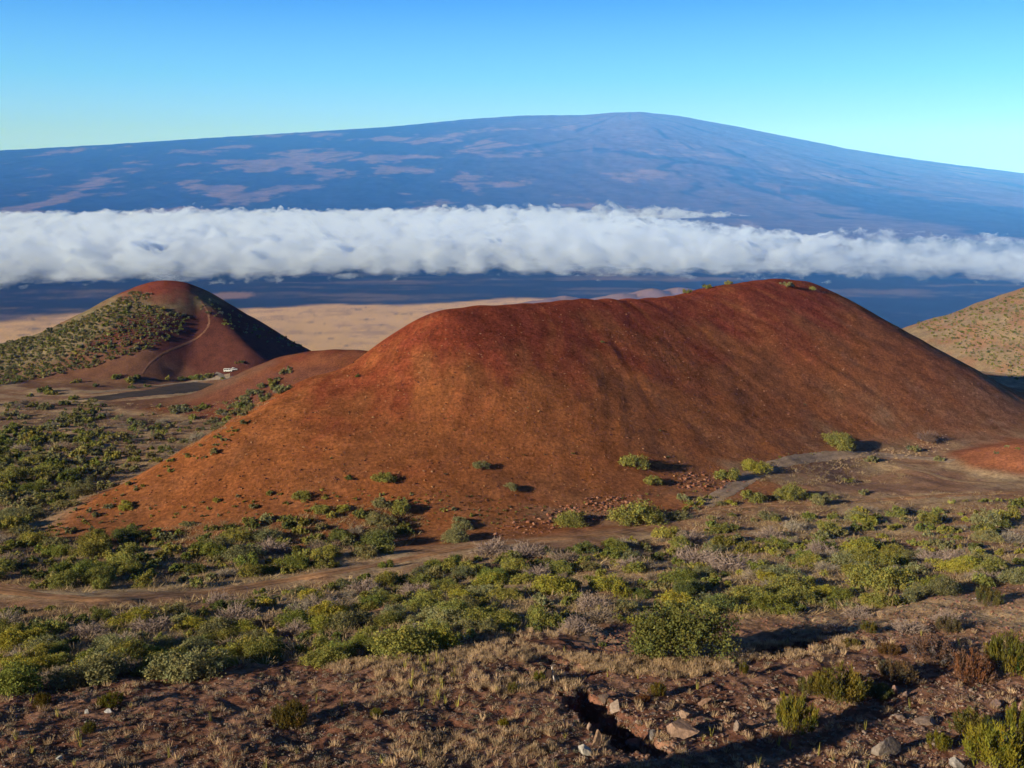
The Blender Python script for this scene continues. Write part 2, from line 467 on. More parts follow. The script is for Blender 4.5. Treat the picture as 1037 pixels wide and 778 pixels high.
# ------------------------------------------------------------------ far shield volcano
SKY_PX = [(-420,172),(-200,162),(0,152.5),(100,147),(200,140.5),(300,134.5),(400,128),(470,121),(530,117),(590,116.5),(625,114),(650,113.5),(690,118),(740,127),(800,139),(860,151),(930,162),(1000,171),(1037,175.5),(1120,186),(1300,205),(1500,222)]
def mountain():
    sx = np.array([p[0] for p in SKY_PX], float); sy = np.array([p[1] for p in SKY_PX], float)
    px = np.arange(-400, 1460, 2.0)
    py = np.interp(px, sx, sy)
    for _ in range(6): py[1:-1] = (py[:-2] + 2 * py[1:-1] + py[2:]) / 4
    a, b = ray(px, py)
    th = np.arctan2(a, 1.0)
    Rr = 33000 + 1500 * np.sin(th * 3)
    nt = 260
    t = np.linspace(0, 1, nt)[:, None] ** 0.9
    R0 = 11500.0
    zr = b * Rr * np.cos(th)
    Rg = R0 + (Rr[None] - R0) * t
    prof = 0.30 * t + 0.70 * t ** 1.35
    Z = -712 + (zr[None] + 712) * prof
    TH = np.broadcast_to(th[None], Z.shape)
    X = np.sin(TH) * Rg; Y = np.cos(TH) * Rg
    rough = fbm(X / 1500, Y / 2600, 6, 101) * 90 * np.sin(np.pi * np.clip(t, 0, 1)) + fbm(X / 380, Y / 600, 4, 103) * 16 * np.clip(t * 4, 0, 1)
    Z = Z + rough
    # far side falls away
    nb = 14
    tb = np.linspace(0, 1, nb + 1)[1:, None]
    Rb = Rr[None] + tb * 14000
    Zb = Z[-1:] - (Z[-1:] + 712) * tb ** 1.2
    X = np.vstack([X, np.sin(th)[None] * Rb]); Y = np.vstack([Y, np.cos(th)[None] * Rb]); Z = np.vstack([Z, Zb])
    R_, C_ = X.shape
    i, j = np.meshgrid(np.arange(R_ - 1), np.arange(C_ - 1), indexing='ij')
    f = np.stack([i * C_ + j, (i + 1) * C_ + j, (i + 1) * C_ + j + 1, i * C_ + j + 1], -1).reshape(-1, 4)[:, ::-1]
    me = np_mesh('mountain', np.stack([X.ravel(), Y.ravel(), Z.ravel()], 1), f)
    # lava flows of different ages
    summit = P(640, 114, 33500)
    dx, dy = X - summit[0], Y - summit[1]
    ang = np.arctan2(dx, -dy); dist = np.hypot(dx, dy)
    wob = fbm(X / 5200, Y / 5200, 4, 111)
    flow = perlin((ang + wob * .18) * 16, dist / 6500, 113) * .6 + perlin((ang + wob * .14) * 42, dist / 3500, 115) * .4 + fbm(X / 1500, Y / 1500, 4, 117) * .35
    eastness = sst(-2500, 4500, X + (Y - 20000) * .1)
    c = mixc(np.broadcast_to(C(.020, .026, .034), X.shape + (3,)), C(.14, .10, .10), eastness * .85)
    c = mixc(c, C(.26, .18, .12), sst(.10, .22, fbm((X + Z * 3) / 2300, (Z * 5 - X * .45) / 2300, 7, 121, .6) - .10 * (1 - sst(-12000, -6500, X)) + .04 * np.exp(-((X + 4500) / 3500) ** 2) - eastness * .14 + .12 * np.exp(-((Z - 150) / 700) ** 2) - .06) * .58)
    c = mixc(c, C(.022, .026, .036), sst(.16, .42, -flow - .02) * .85)
    MX, MY = project(X, Y, Z)
    jag = fbm(X / 900, Y / 900, 5, 119) * 9
    band = sst(5, 0, np.abs(MY - np.interp(MX, [780, 830, 880, 960, 1037, 1200], [192, 197, 206, 216, 228, 240]) + jag) - np.interp(MX, [800, 860, 1037], [0, 7, 14])) * (MX > 790)
    band = np.maximum(band, .8 * sst(3, 0, np.abs(MY - np.interp(MX, [600, 700, 780, 850, 900], [150, 163, 181, 190, 197]) + jag) - 1.5) * (MX > 600) * (MX < 900))
    c = mixc(c, C(.022, .026, .036), band * .9)
    ca = me.color_attributes.new('albedo', 'FLOAT_COLOR', 'POINT')
    c4 = np.ones((c.shape[0] * c.shape[1], 4), np.float32); c4[:, :3] = c.reshape(-1, 3)
    ca.data.foreach_set('color', c4.ravel())
    m, n, out = material('old_lava')
    b_ = n.new('ShaderNodeBsdfDiffuse'); at = n.new('ShaderNodeAttribute', attribute_name='albedo')
    geo = n.new('ShaderNodeNewGeometry'); nz = n.new('ShaderNodeTexNoise'); nz.inputs['Scale'].default_value = .004; nz.inputs['Detail'].default_value = 8
    nz.inputs['Roughness'].default_value = .7
    n.link(geo.outputs['Position'], nz.inputs['Vector'])
    mr = n.new('ShaderNodeMapRange'); mr.inputs['From Min'].default_value = .3; mr.inputs['From Max'].default_value = .7
    mr.inputs['To Min'].default_value = .6; mr.inputs['To Max'].default_value = 1.4
    n.link(nz.outputs['Fac'], mr.inputs['Value'])
    vm = n.new('ShaderNodeVectorMath', operation='SCALE'); n.link(at.outputs['Color'], vm.inputs[0]); n.link(mr.outputs[0], vm.inputs['Scale'])
    n.link(vm.outputs[0], b_.inputs['Color']); n.link(b_.outputs[0], out.inputs['Surface'])
    me.materials.append(m)
    o = bpy.data.objects.new('mountain', me); COL.objects.link(o); o['kind'] = 'structure'
mountain()

# ------------------------------------------------------------------ cloud bank lying in the saddle
def cloud_material(dens, far_edges=True):
    m, n, out = material('cloud_vapour')
    v = n.new('ShaderNodeVolumePrincipled')
    v.inputs['Color'].default_value = (.74, .825, 1, 1); v.inputs['Anisotropy'].default_value = 0.0
    geo = n.new('ShaderNodeNewGeometry')
    def math_(op, a_, b_=None, c_=None):
        x = n.new('ShaderNodeMath', operation=op)
        for k_, q_ in enumerate((a_, b_, c_)):
            if q_ is None: continue
            if isinstance(q_, (int, float)): x.inputs[k_].default_value = q_
            else: n.link(q_, x.inputs[k_])
        return x.outputs[0]
    def ramp(src, f0, f1, t0, t1, smooth=True):
        x = n.new('ShaderNodeMapRange', interpolation_type='SMOOTHSTEP' if smooth else 'LINEAR')
        for k_, q_ in zip(('From Min', 'From Max', 'To Min', 'To Max'), (f0, f1, t0, t1)): x.inputs[k_].default_value = q_
        n.link(src, x.inputs['Value']); return x.outputs[0]
    mp = n.new('ShaderNodeMapping'); mp.inputs['Scale'].default_value = (1, .8, 1.5); n.link(geo.outputs['Position'], mp.inputs['Vector'])
    nz = n.new('ShaderNodeTexNoise'); nz.inputs['Scale'].default_value = 1 / 200; nz.inputs['Detail'].default_value = 7; nz.inputs['Roughness'].default_value = .62
    n.link(mp.outputs[0], nz.inputs['Vector'])
    sp = n.new('ShaderNodeSeparateXYZ'); n.link(geo.outputs['Position'], sp.inputs[0])
    # the deck thins out towards its top, its base, its near and far edges and to the west
    thr = ramp(sp.outputs['Z'], -540, -350, .37, .60, False)
    thr = math_('ADD', thr, ramp(sp.outputs['Z'], -700, -640, .16, 0))
    r_ = math_('POWER', math_('ADD', math_('MULTIPLY', sp.outputs['X'], sp.outputs['X']), math_('MULTIPLY', sp.outputs['Y'], sp.outputs['Y'])), .5)
    t_ = math_('DIVIDE', sp.outputs['X'], sp.outputs['Y'])
    rb = math_('ADD', r_, ramp(t_, -.06, .30, 0, 4300))
    if far_edges:
        thr = math_('ADD', thr, ramp(r_, 6700, 7500, .20, 0))
        thr = math_('ADD', thr, ramp(rb, 12600, 13600, 0, .26))
        thr = math_('ADD', thr, ramp(t_, .12, .45, 0, .09))
    else: thr = math_('ADD', math_('MULTIPLY', thr, 0), .50)
    d_ = math_('MULTIPLY', math_('MINIMUM', math_('MAXIMUM', math_('DIVIDE', math_('SUBTRACT', nz.outputs['Fac'], thr), .12), 0), 1), dens)
    n.link(d_, v.inputs['Density'])
    n.link(v.outputs[0], out.inputs['Volume'])
    return m
CLOUD_D = .026
CLOUD_THIN = .012

def heap(name, label, X, Y, thick, base, under, mat):
    """closed heap of cloud over a grid of points: billowed top, shallow underside"""
    top = base + np.maximum(thick, 0); bot = base - np.clip(thick * .3, 0, under)
    ok = thick > 0
    fm = ok[:-1, :-1] | ok[1:, :-1] | ok[:-1, 1:] | ok[1:, 1:]
    C_ = X.shape[1]; fi, fj = np.nonzero(fm)
    q = np.stack([fi * C_ + fj, fi * C_ + fj + 1, (fi + 1) * C_ + fj + 1, (fi + 1) * C_ + fj], 1)
    nV = X.size; cnt = np.zeros(X.shape, int)
    for (a, b_) in ((0, 0), (0, 1), (1, 0), (1, 1)): cnt[a:a + fm.shape[0], b_:b_ + fm.shape[1]] += fm
    border = (cnt > 0) & (cnt < 4)
    bot = np.where(border, base, np.minimum(bot, base - 1.0)); top = np.where(border, base, np.maximum(top, base + 1.0))
    vt = np.stack([X.ravel(), Y.ravel(), top.ravel()], 1); vb = np.stack([X.ravel(), Y.ravel(), bot.ravel()], 1)
    bidx = np.where(border.ravel(), np.arange(nV), np.arange(nV) + nV)
    faces = np.vstack([q, bidx[q][:, ::-1]]); co = np.vstack([vt, vb])
    used = np.unique(faces); remap = np.full(2 * nV, -1); remap[used] = np.arange(len(used))
    me = np_mesh(name, co[used], remap[faces]); me.materials.append(mat)
    o = bpy.data.objects.new(name, me); COL.objects.link(o); o['kind'] = 'stuff'; o['label'] = label

def clouds():
    mat = cloud_material(CLOUD_D); thin = cloud_material(CLOUD_THIN, False)
    px = np.arange(-260, 1300, 2.5)
    def grid(r0, r1, st):
        PX, R = np.meshgrid(px, np.arange(r0, r1, st))
        th = np.arctan2((PX - W0 / 2) / FPX / CP, 1.0)
        return PX, R, np.sin(th) * R, np.cos(th) * R
    def billow(X, Y, sx, sy, seed): return 1 - 2.2 * np.abs(perlin(X / sx + .3 * perlin(X / sx, Y / sy, seed + 900), Y / sy, seed))
    def bill(X, Y):
        return (.40 * billow(X, Y, 520, 700, 211) + .36 * billow(X, Y, 250, 330, 213) + .22 * billow(X, Y, 120, 150, 215)
                + .12 * billow(X, Y, 60, 70, 217) + .07 * billow(X, Y, 30, 34, 218))
    PX, R, X, Y = grid(6000, 14100, 30.0)
    right = sst(640, 820, PX)
    front = 6450 + fbm(X / 700, Y * 0 + 3, 6, 201, .62) * 400
    back = 13800 - sst(440, 800, PX) * 3700 - sst(800, 1000, PX) * 600 + fbm(X / 800, Y * 0 + 9, 5, 203) * 700
    b = bill(X, Y); lump = fbm(X / 1500, Y / 1700, 3, 219)
    edge = sst(0, 1300, R - front) ** .7 * sst(0, 1500, back - R) ** .8
    thick = (228 + b * 84 + lump * 55 - right * 45) * edge ** .85 - 24 + b * 24
    heap('cloud_bank', 'long white bank of low cloud lying across the foot of the mountain', X, Y, thick, -655 + 45 * fbm(X / 420, Y / 420, 5, 231), 40, mat)
    # thin raised strand behind the bank
    PX, R, X, Y = grid(10800, 13400, 30.0)
    b = bill(X, Y)
    c0 = 12100 + (PX - 600) * .8
    s_ = np.exp(-((R - c0) / 520) ** 2) * sst(440, 520, PX) * (1 - sst(650, 800, PX))
    thick = (80 + b * 90 + 150 * fbm(X / 420, Y / 420, 4, 235)) * s_ - 35
    heap('cloud_wisp', 'thin pale streak of cloud behind the main cloud bank', X, Y, thick, -475.0 + X * 0, 60, thin)
clouds()

# ------------------------------------------------------------------ haze
def haze():
    top = 2150.0; bot = float(GZ.min()) - 1.5
    bpy.ops.mesh.primitive_cube_add(size=1)
    o = bpy.context.object; o.name = 'haze'; o.data.name = 'haze'
    o.scale = (106000, 106000, top - bot); o.location = (0, 0, (top + bot) / 2)
    m, n, out = material('thin_air')
    v = n.new('ShaderNodeVolumePrincipled')
    v.inputs['Color'].default_value = HAZE_COL; v.inputs['Density'].default_value = HAZE_D
    v.inputs['Absorption Color'].default_value = (1, 1, 1, 1); v.inputs['Anisotropy'].default_value = -.4
    n.link(v.outputs[0], out.inputs['Volume'])
    o.data.materials.append(m); o['kind'] = 'stuff'
    o['label'] = 'thin blue haze in the air in front of the far mountain'
HAZE_COL = (.06, .27, 1.0, 1); HAZE_D = 4.6e-5
haze()

#@@VEG0
# ================================================================== plants, stones, tracks, vehicles
def put(name, me, loc=(0, 0, 0), rz=0.0, sc_=(1, 1, 1), label=None, cat=None, group=None, kind=None, color=None, parent=None, rot=None):
    o = bpy.data.objects.new(name, me); COL.objects.link(o)
    o.location = loc; o.scale = sc_
    o.rotation_euler = rot if rot is not None else (0, 0, rz)
    if parent is not None: o.parent = parent
    if label: o['label'] = label
    if cat: o['category'] = cat
    if group: o['group'] = group
    if kind: o['kind'] = kind
    if color is not None: o.color = (*color, 1)
    return o

def tone_attr(me, tone):
    ca = me.color_attributes.new('tone', 'FLOAT_COLOR', 'POINT')
    c4 = np.ones((len(tone), 4), np.float32); c4[:, :3] = tone
    ca.data.foreach_set('color', c4.ravel())

def tone_material(name, translucent=.0, rough_noise=0.0, bump=0.0):
    m, n, out = material(name)
    at = n.new('ShaderNodeAttribute', attribute_name='tone'); oi = n.new('ShaderNodeObjectInfo')
    mu = n.new('ShaderNodeVectorMath', operation='MULTIPLY'); n.link(at.outputs['Color'], mu.inputs[0]); n.link(oi.outputs['Color'], mu.inputs[1])
    d = n.new('ShaderNodeBsdfDiffuse'); col = mu.outputs[0]
    if rough_noise:
        geo = n.new('ShaderNodeNewGeometry'); nz = n.new('ShaderNodeTexNoise'); nz.inputs['Scale'].default_value = rough_noise; nz.inputs['Detail'].default_value = 6
        nz.inputs['Roughness'].default_value = .7
        n.link(geo.outputs['Position'], nz.inputs['Vector'])
        mr = n.new('ShaderNodeMapRange'); mr.inputs['From Min'].default_value = .3; mr.inputs['From Max'].default_value = .7
        mr.inputs['To Min'].default_value = .6; mr.inputs['To Max'].default_value = 1.35
        n.link(nz.outputs['Fac'], mr.inputs['Value'])
        vm = n.new('ShaderNodeVectorMath', operation='SCALE'); n.link(col, vm.inputs[0]); n.link(mr.outputs[0], vm.inputs['Scale']); col = vm.outputs[0]
        bp = n.new('ShaderNodeBump'); bp.inputs['Strength'].default_value = .8; bp.inputs['Distance'].default_value = bump
        n.link(nz.outputs['Fac'], bp.inputs['Height']); n.link(bp.outputs[0], d.inputs['Normal'])
    n.link(col, d.inputs['Color'])
    if translucent:
        t = n.new('ShaderNodeBsdfTranslucent'); n.link(col, t.inputs['Color'])
        mx = n.new('ShaderNodeMixShader'); mx.inputs[0].default_value = translucent
        n.link(d.outputs[0], mx.inputs[1]); n.link(t.outputs[0], mx.inputs[2]); n.link(mx.outputs[0], out.inputs['Surface'])
    else: n.link(d.outputs[0], out.inputs['Surface'])
    return m
M_leaf = tone_material('leaves', .30)
M_wood = tone_material('grey_wood')
M_stone = tone_material('lava_stone', 0, 4.5, .06)
M_track = tone_material('trodden_earth', 0, 1.6, .05)

def unit(v): return v / np.maximum(np.linalg.norm(v, axis=-1, keepdims=True), 1e-9)

def quads_at(c, nrm, size, g, aspect=1.6):
    """leaf faces: rhombs at c facing nrm"""
    n_ = len(c)
    r = unit(g.normal(size=(n_, 3)))
    u = unit(np.cross(nrm, r)); v = np.cross(nrm, u)
    s = size[:, None]
    co = np.stack([c - u * s * .5 * aspect, c - v * s * .5, c + u * s * .5 * aspect, c + v * s * .5], 1).reshape(-1, 3)
    f = np.arange(n_ * 4).reshape(-1, 4)
    return co, f

def shrub_parts(seed, nleaf=1800, leaf=.07, lobes=18, flat=.62, spread=1.0, ragged=.25):
    """crown of a rounded shrub, unit radius: many leafy tufts on a handful of uneven masses"""
    g = np.random.default_rng(seed)
    # main masses
    k = lobes
    a = g.uniform(0, 2 * np.pi, k); rad = np.sqrt(g.uniform(0, 1, k)) * .72
    stretch = g.uniform(.75, 1.25); rad_x = rad * stretch; rad_y = rad / stretch
    top = flat * (1 - .75 * rad ** 2) * g.uniform(.6, 1.15, k)
    cr = g.uniform(.17, .36, k)
    cc = np.stack([np.cos(a) * rad_x, np.sin(a) * rad_y, np.maximum(top - cr * .55, .10)], 1)
    w = cr ** 2; w = w / w.sum()
    li = g.choice(k, nleaf, p=w)
    # tufts: leaves gather round twig tips
    nt = max(8, nleaf // 14)
    ti = g.choice(k, nt, p=w)
    d = unit(g.normal(size=(nt, 3)) + [0, 0, .45])
    tp_ = cc[ti] + d * cr[ti][:, None] * g.uniform(.72, 1.22, (nt, 1)) * [1, 1, .85]
    pick = g.integers(0, nt, nleaf)
    off = g.normal(size=(nleaf, 3)) * .052
    c = tp_[pick] + off
    inner = g.uniform(size=nleaf) < .18
    c[inner] = (cc[li] + unit(g.normal(size=(nleaf, 3))) * cr[li][:, None] * g.uniform(.1, .8, (nleaf, 1)))[inner]
    c[:, 2] = np.maximum(c[:, 2], .015)
    nrm = unit(d[pick] * .7 + g.normal(size=(nleaf, 3)) * .75 + [0, 0, .25])
    s = leaf * g.uniform(.6, 1.35, nleaf)
    co, f = quads_at(c, nrm, s, g)
    tuft_tone = g.normal(0, .16, nt)[pick] + g.normal(0, .10, nleaf)
    base = 1 + tuft_tone
    warm = g.normal(0, .08, nt)[pick]
    t = np.stack([base * (1 + warm), base, base * (1 - warm)], 1)
    t = np.clip(np.repeat(t, 4, 0), .35, 1.9)
    return co, f, t, cc

def limb_tris(p0, p1, r0, r1):
    """a tapering three-sided limb with a bend"""
    p0 = np.array(p0, float); p1 = np.array(p1, float)
    d = unit(p1 - p0); u = unit(np.cross(d, [0.3, .2, .9])); v = np.cross(d, u)
    mid = (p0 + p1) / 2 + u * np.linalg.norm(p1 - p0) * .08
    co = []
    for p, r in ((p0, r0), (mid, (r0 + r1) / 2), (p1, r1)):
        for k in range(4):
            a = 2 * math.pi * k / 4
            co.append(p + (u * math.cos(a) + v * math.sin(a)) * r)
    f = []
    for s_ in (0, 4):
        for k in range(4): f.append((s_ + k, s_ + (k + 1) % 4, s_ + 4 + (k + 1) % 4, s_ + 4 + k))
    return np.array(co), np.array(f)

def join(chunks):
    co, fs, ts, o = [], [], [], 0
    for c, f, t in chunks:
        co.append(c); fs.append(f + o); ts.append(t); o += len(c)
    return np.vstack(co), np.vstack(fs), np.vstack(ts)

def twig_chunk(cc, g, r=.022, col=(.16, .13, .11)):
    ch = []
    for q in cc[:9]:
        c, f = limb_tris((g.normal() * .05, g.normal() * .05, -.12), q, r, r * .35)
        ch.append((c, f, np.tile(col, (len(c), 1))))
    return ch

def leafy_mesh(name, seed, **kw):
    """leaves and stems of a small shrub in one mesh, two materials"""
    g = np.random.default_rng(seed + 500)
    co, f, t, cc = shrub_parts(seed, **kw)
    ch = twig_chunk(cc, g)
    c2, f2, t2 = join([(co, f, t)] + ch)
    me = np_mesh(name, c2, f2, smooth=False); tone_attr(me, t2)
    me.materials.append(M_leaf); me.materials.append(M_wood)
    mi = np.zeros(len(f2), np.int32); mi[len(f):] = 1
    me.polygons.foreach_set('material_index', mi)
    return me

def bare_chunk(seed, n=520):
    """tangle of thin grey twigs of a leafless shrub, unit radius"""
    g = np.random.default_rng(seed)
    d = unit(g.normal(size=(n, 3)) * [1, 1, .55] + [0, 0, .35]); d[:, 2] = np.abs(d[:, 2])
    r = g.uniform(.35, 1.0, n) * (1 + .25 * np.sin(np.arctan2(d[:, 1], d[:, 0]) * 3 + seed))
    tip = d * r[:, None] * [.95, .95, .62]
    st = tip * g.uniform(.25, .72, (n, 1)) + g.normal(size=(n, 3)) * .04
    side = unit(np.cross(tip - st, g.normal(size=(n, 3)))) * .011
    co = np.stack([st - side, st + side, tip + side * .5, tip - side * .5], 1).reshape(-1, 3)
    f = np.arange(n * 4).reshape(-1, 4)
    # fuzz of twiglets at the tips
    m = n * 3
    i = g.integers(0, n, m)
    c = tip[i] * g.uniform(.8, 1.05, (m, 1)) + g.normal(size=(m, 3)) * .05
    e = c + g.normal(size=(m, 3)) * .07 + d[i] * .06
    side = unit(np.cross(e - c, g.normal(size=(m, 3)))) * .010
    co2 = np.stack([c - side, c + side, e + side * .6, e - side * .6], 1).reshape(-1, 3)
    co = np.vstack([co, co2]); f = np.vstack([f, np.arange(m * 4).reshape(-1, 4) + n * 4])
    t = np.repeat(np.clip(1 + g.normal(0, .18, n + m), .5, 1.6), 4)[:, None] * np.ones(3)
    return co, f, t

def heath_chunk(seed, n=4200, upright=1.0):
    """upright brushy bush of narrow sprays, unit radius"""
    g = np.random.default_rng(seed)
    k = 60
    a = g.uniform(0, 2 * np.pi, k); rad = np.sqrt(g.uniform(0, 1, k)) * .8
    px_, py_ = np.cos(a) * rad, np.sin(a) * rad
    hh = (1.0 - .55 * rad ** 2) * g.uniform(.65, 1.1, k) * upright
    i = g.integers(0, k, n); u = g.uniform(.12, 1, n) ** .7
    lean = .25
    c = np.stack([px_[i] * (1 + lean * u) + g.normal(0, .055, n), py_[i] * (1 + lean * u) + g.normal(0, .055, n), hh[i] * u + g.normal(0, .03, n)], 1)
    d = unit(np.stack([px_[i] * .5, py_[i] * .5, np.ones(n) * .9], 1) + g.normal(size=(n, 3)) * .35)
    L_ = g.uniform(.06, .13, n)[:, None]; sd_ = unit(np.cross(d, g.normal(size=(n, 3)))) * g.uniform(.012, .026, (n, 1))
    co = np.stack([c - sd_, c + sd_, c + d * L_ + sd_ * .3, c + d * L_ - sd_ * .3], 1).reshape(-1, 3)
    tt = 1 + g.normal(0, .2, k)[i] + g.normal(0, .14, n); wm = g.normal(0, .12, k)[i]
    t = np.repeat(np.clip(np.stack([tt * (1 + wm), tt, tt * (1 - wm)], 1), .3, 1.9), 4, 0)
    return co, np.arange(n * 4).reshape(-1, 4), t

def chunk_mesh(name, chunk, mat, smooth=False):
    me = np_mesh(name, chunk[0], chunk[1], smooth); tone_attr(me, chunk[2]); me.materials.append(mat); return me

# ------------------------------------------------------------------ tracks, paths and the far lot
def smooth_px(pts, step=4.0):
    p = spline([(a, b, 0) for a, b in pts], max(8, int(sum(math.hypot(pts[i + 1][0] - pts[i][0], pts[i + 1][1] - pts[i][1]) for i in range(len(pts) - 1)) / step)))
    w_ = [hit(q[0], q[1]) for q in p]
    w_ = np.array([q for q in w_ if q is not None])[:, :2]
    for _ in range(4): w_[1:-1] = (w_[:-2] + 2 * w_[1:-1] + w_[2:]) / 4
    return w_

def strip(name, pts, width, col, lift=.07, seed=0, edge=.25, ruts=0.0, label=None):
    w_ = smooth_px(pts)
    seg = np.r_[0, np.cumsum(np.hypot(*np.diff(w_, axis=0).T))]
    n_ = max(20, int(seg[-1] / .6)); s_ = np.linspace(0, seg[-1], n_)
    cx = np.interp(s_, seg, w_[:, 0]); cy_ = np.interp(s_, seg, w_[:, 1])
    tx, ty = np.gradient(cx), np.gradient(cy_); l = np.hypot(tx, ty); tx /= l; ty /= l
    nv = 11; v = np.linspace(-1, 1, nv)
    wl = width[0] + (width[1] - width[0]) * s_ / seg[-1] if isinstance(width, tuple) else np.full(n_, width)
    wl_ = wl / 2 * (1 + edge * perlin(s_ / 3.1, s_ * 0 + 1, 301 + seed) + edge * .6 * perlin(s_ / .9, s_ * 0 + 4, 303 + seed))
    wr_ = wl / 2 * (1 + edge * perlin(s_ / 2.7, s_ * 0 + 7, 305 + seed) + edge * .6 * perlin(s_ / .8, s_ * 0 + 9, 307 + seed))
    off = np.where(v[None] < 0, v[None] * wl_[:, None], v[None] * wr_[:, None])
    X = cx[:, None] - ty[:, None] * off; Y = cy_[:, None] + tx[:, None] * off
    Z = gz_arr(X, Y) + lift - .05 * np.abs(v[None]) ** 6
    rut = np.exp(-((np.abs(v[None]) - .48) / .16) ** 2) * ruts
    Z = Z - rut * .02
    i, j = np.meshgrid(np.arange(n_ - 1), np.arange(nv - 1), indexing='ij')
    f = np.stack([i * nv + j, (i + 1) * nv + j, (i + 1) * nv + j + 1, i * nv + j + 1], -1).reshape(-1, 4)[:, ::-1]
    me = np_mesh(name, np.stack([X.ravel(), Y.ravel(), Z.ravel()], 1), f)
    nz = fbm(X / 4, Y / 4, 4, 311 + seed)
    t = np.array(col)[None, None] * (1 + .35 * nz[..., None]) * (1 + .22 * rut[..., None]) * (1 - .28 * ((1 - np.abs(v[None, :, None])) ** 2) * ruts)
    tone_attr(me, t.reshape(-1, 3)); me.materials.append(M_track)
    o = put(name, me, kind='structure', label=label)
    # make sure the faces look up
    nsum = sum(p.normal.z for p in me.polygons[:20])
    if nsum < 0: me.flip_normals()
    return w_

TRACK = [(-30, 594), (30, 602), (100, 607), (165, 603), (220, 599), (290, 588), (350, 578), (410, 567), (470, 555), (530, 549), (600, 543), (650, 535), (700, 522), (750, 513), (820, 511), (900, 506), (980, 501), (1070, 497)]
strip('dirt_track', TRACK, 2.5, (.37, .20, .11), seed=1, ruts=1, label='pale brown dirt track winding between the shrubs below the red cone')
LOOP = [(712, 512), (735, 499), (760, 483), (786, 471), (830, 463), (880, 461), (925, 463), (965, 468)]
strip('gravel_road', LOOP, (3.6, 3.8), (.33, .235, .175), seed=2, ruts=.6, label='grey gravel road curving along the foot of the red cone')
strip('dirt_path', [(900, 470), (935, 478), (975, 488), (1060, 490)], 1.8, (.29, .19, .12), seed=3, label='pale path below the orange earth mound')
strip('paved_area', [(96, 405), (130, 401), (170, 396), (213, 389)], (12, 24), (.085, .068, .062), lift=.12, seed=4, edge=.1, label='dark asphalt lot at the foot of the small red mound')
strip('road', [(90, 399), (150, 392), (218, 384), (233, 381)], (2.5, 4), (.30, .23, .18), lift=.10, seed=5, label='pale road edge beside the asphalt lot')
strip('driveway', [(218, 379), (223, 380.5), (228, 382), (233, 383)], 2.2, (.15, .13, .125), lift=.14, seed=6, edge=.05, label='light grey driveway leading down to the white vehicles')
strip('footpath', [(204, 306), (212, 320), (211, 334), (197, 345), (178, 355), (162, 362), (150, 371), (144, 379)], 1.0, (.20, .10, .065), lift=.12, seed=7, edge=.5, label='narrow pale footpath climbing the side of the far cone')

# ------------------------------------------------------------------ shrubs: kinds
G_OLIVE, G_GREEN, G_YEL, G_GREY, G_DARK = (.26, .245, .065), (.195, .21, .05), (.33, .30, .055), (.24, .225, .105), (.15, .16, .05)
PROTO_L = [leafy_mesh('bush_crown', 880 + i, nleaf=7500, leaf=.040, lobes=22 + i * 3, flat=[.62, .7, .55, .66, .6][i]) for i in range(5)]
PROTO = [leafy_mesh('shrub_crown', 900 + i, nleaf=3600, leaf=.058, lobes=12 + i % 4 * 5, flat=[.62, .75, .5, .68, .58, .8, .55, .7][i]) for i in range(8)]
PROTO_S = [leafy_mesh('shrub_crown_small', 930 + i, nleaf=620, leaf=.15, lobes=9 + i % 3 * 3, flat=.62) for i in range(5)]
BARE = [chunk_mesh('twigs', bare_chunk(950 + i), M_wood) for i in range(4)]
HEATH = [chunk_mesh('heath', heath_chunk(970 + i), M_leaf) for i in range(5)]
FARCH = []
for i in range(6):
    c, f, t, _ = shrub_parts(990 + i, nleaf=110, leaf=.30, lobes=7, flat=.6)
    FARCH.append((c, f, t))

items = []      # every woody shrub: px, base py, width in picture points, kind, colour, zone
def add(px, py, wpx, kind='green', col=G_OLIVE, zone='', asp=1.0, label=None, hgt=None):
    q = hit(px, py)
    while q is None or math.hypot(q[0], q[1]) > 640:
        py += 1; q = hit(px, py)
    d = q[1] * CP - q[2] * SP
    wm = wpx * d / FPX
    items.append(dict(p=q, w=wm, wpx=wpx, px=px, py=py, kind=kind, col=col, zone=zone, asp=asp, label=label, hgt=hgt))

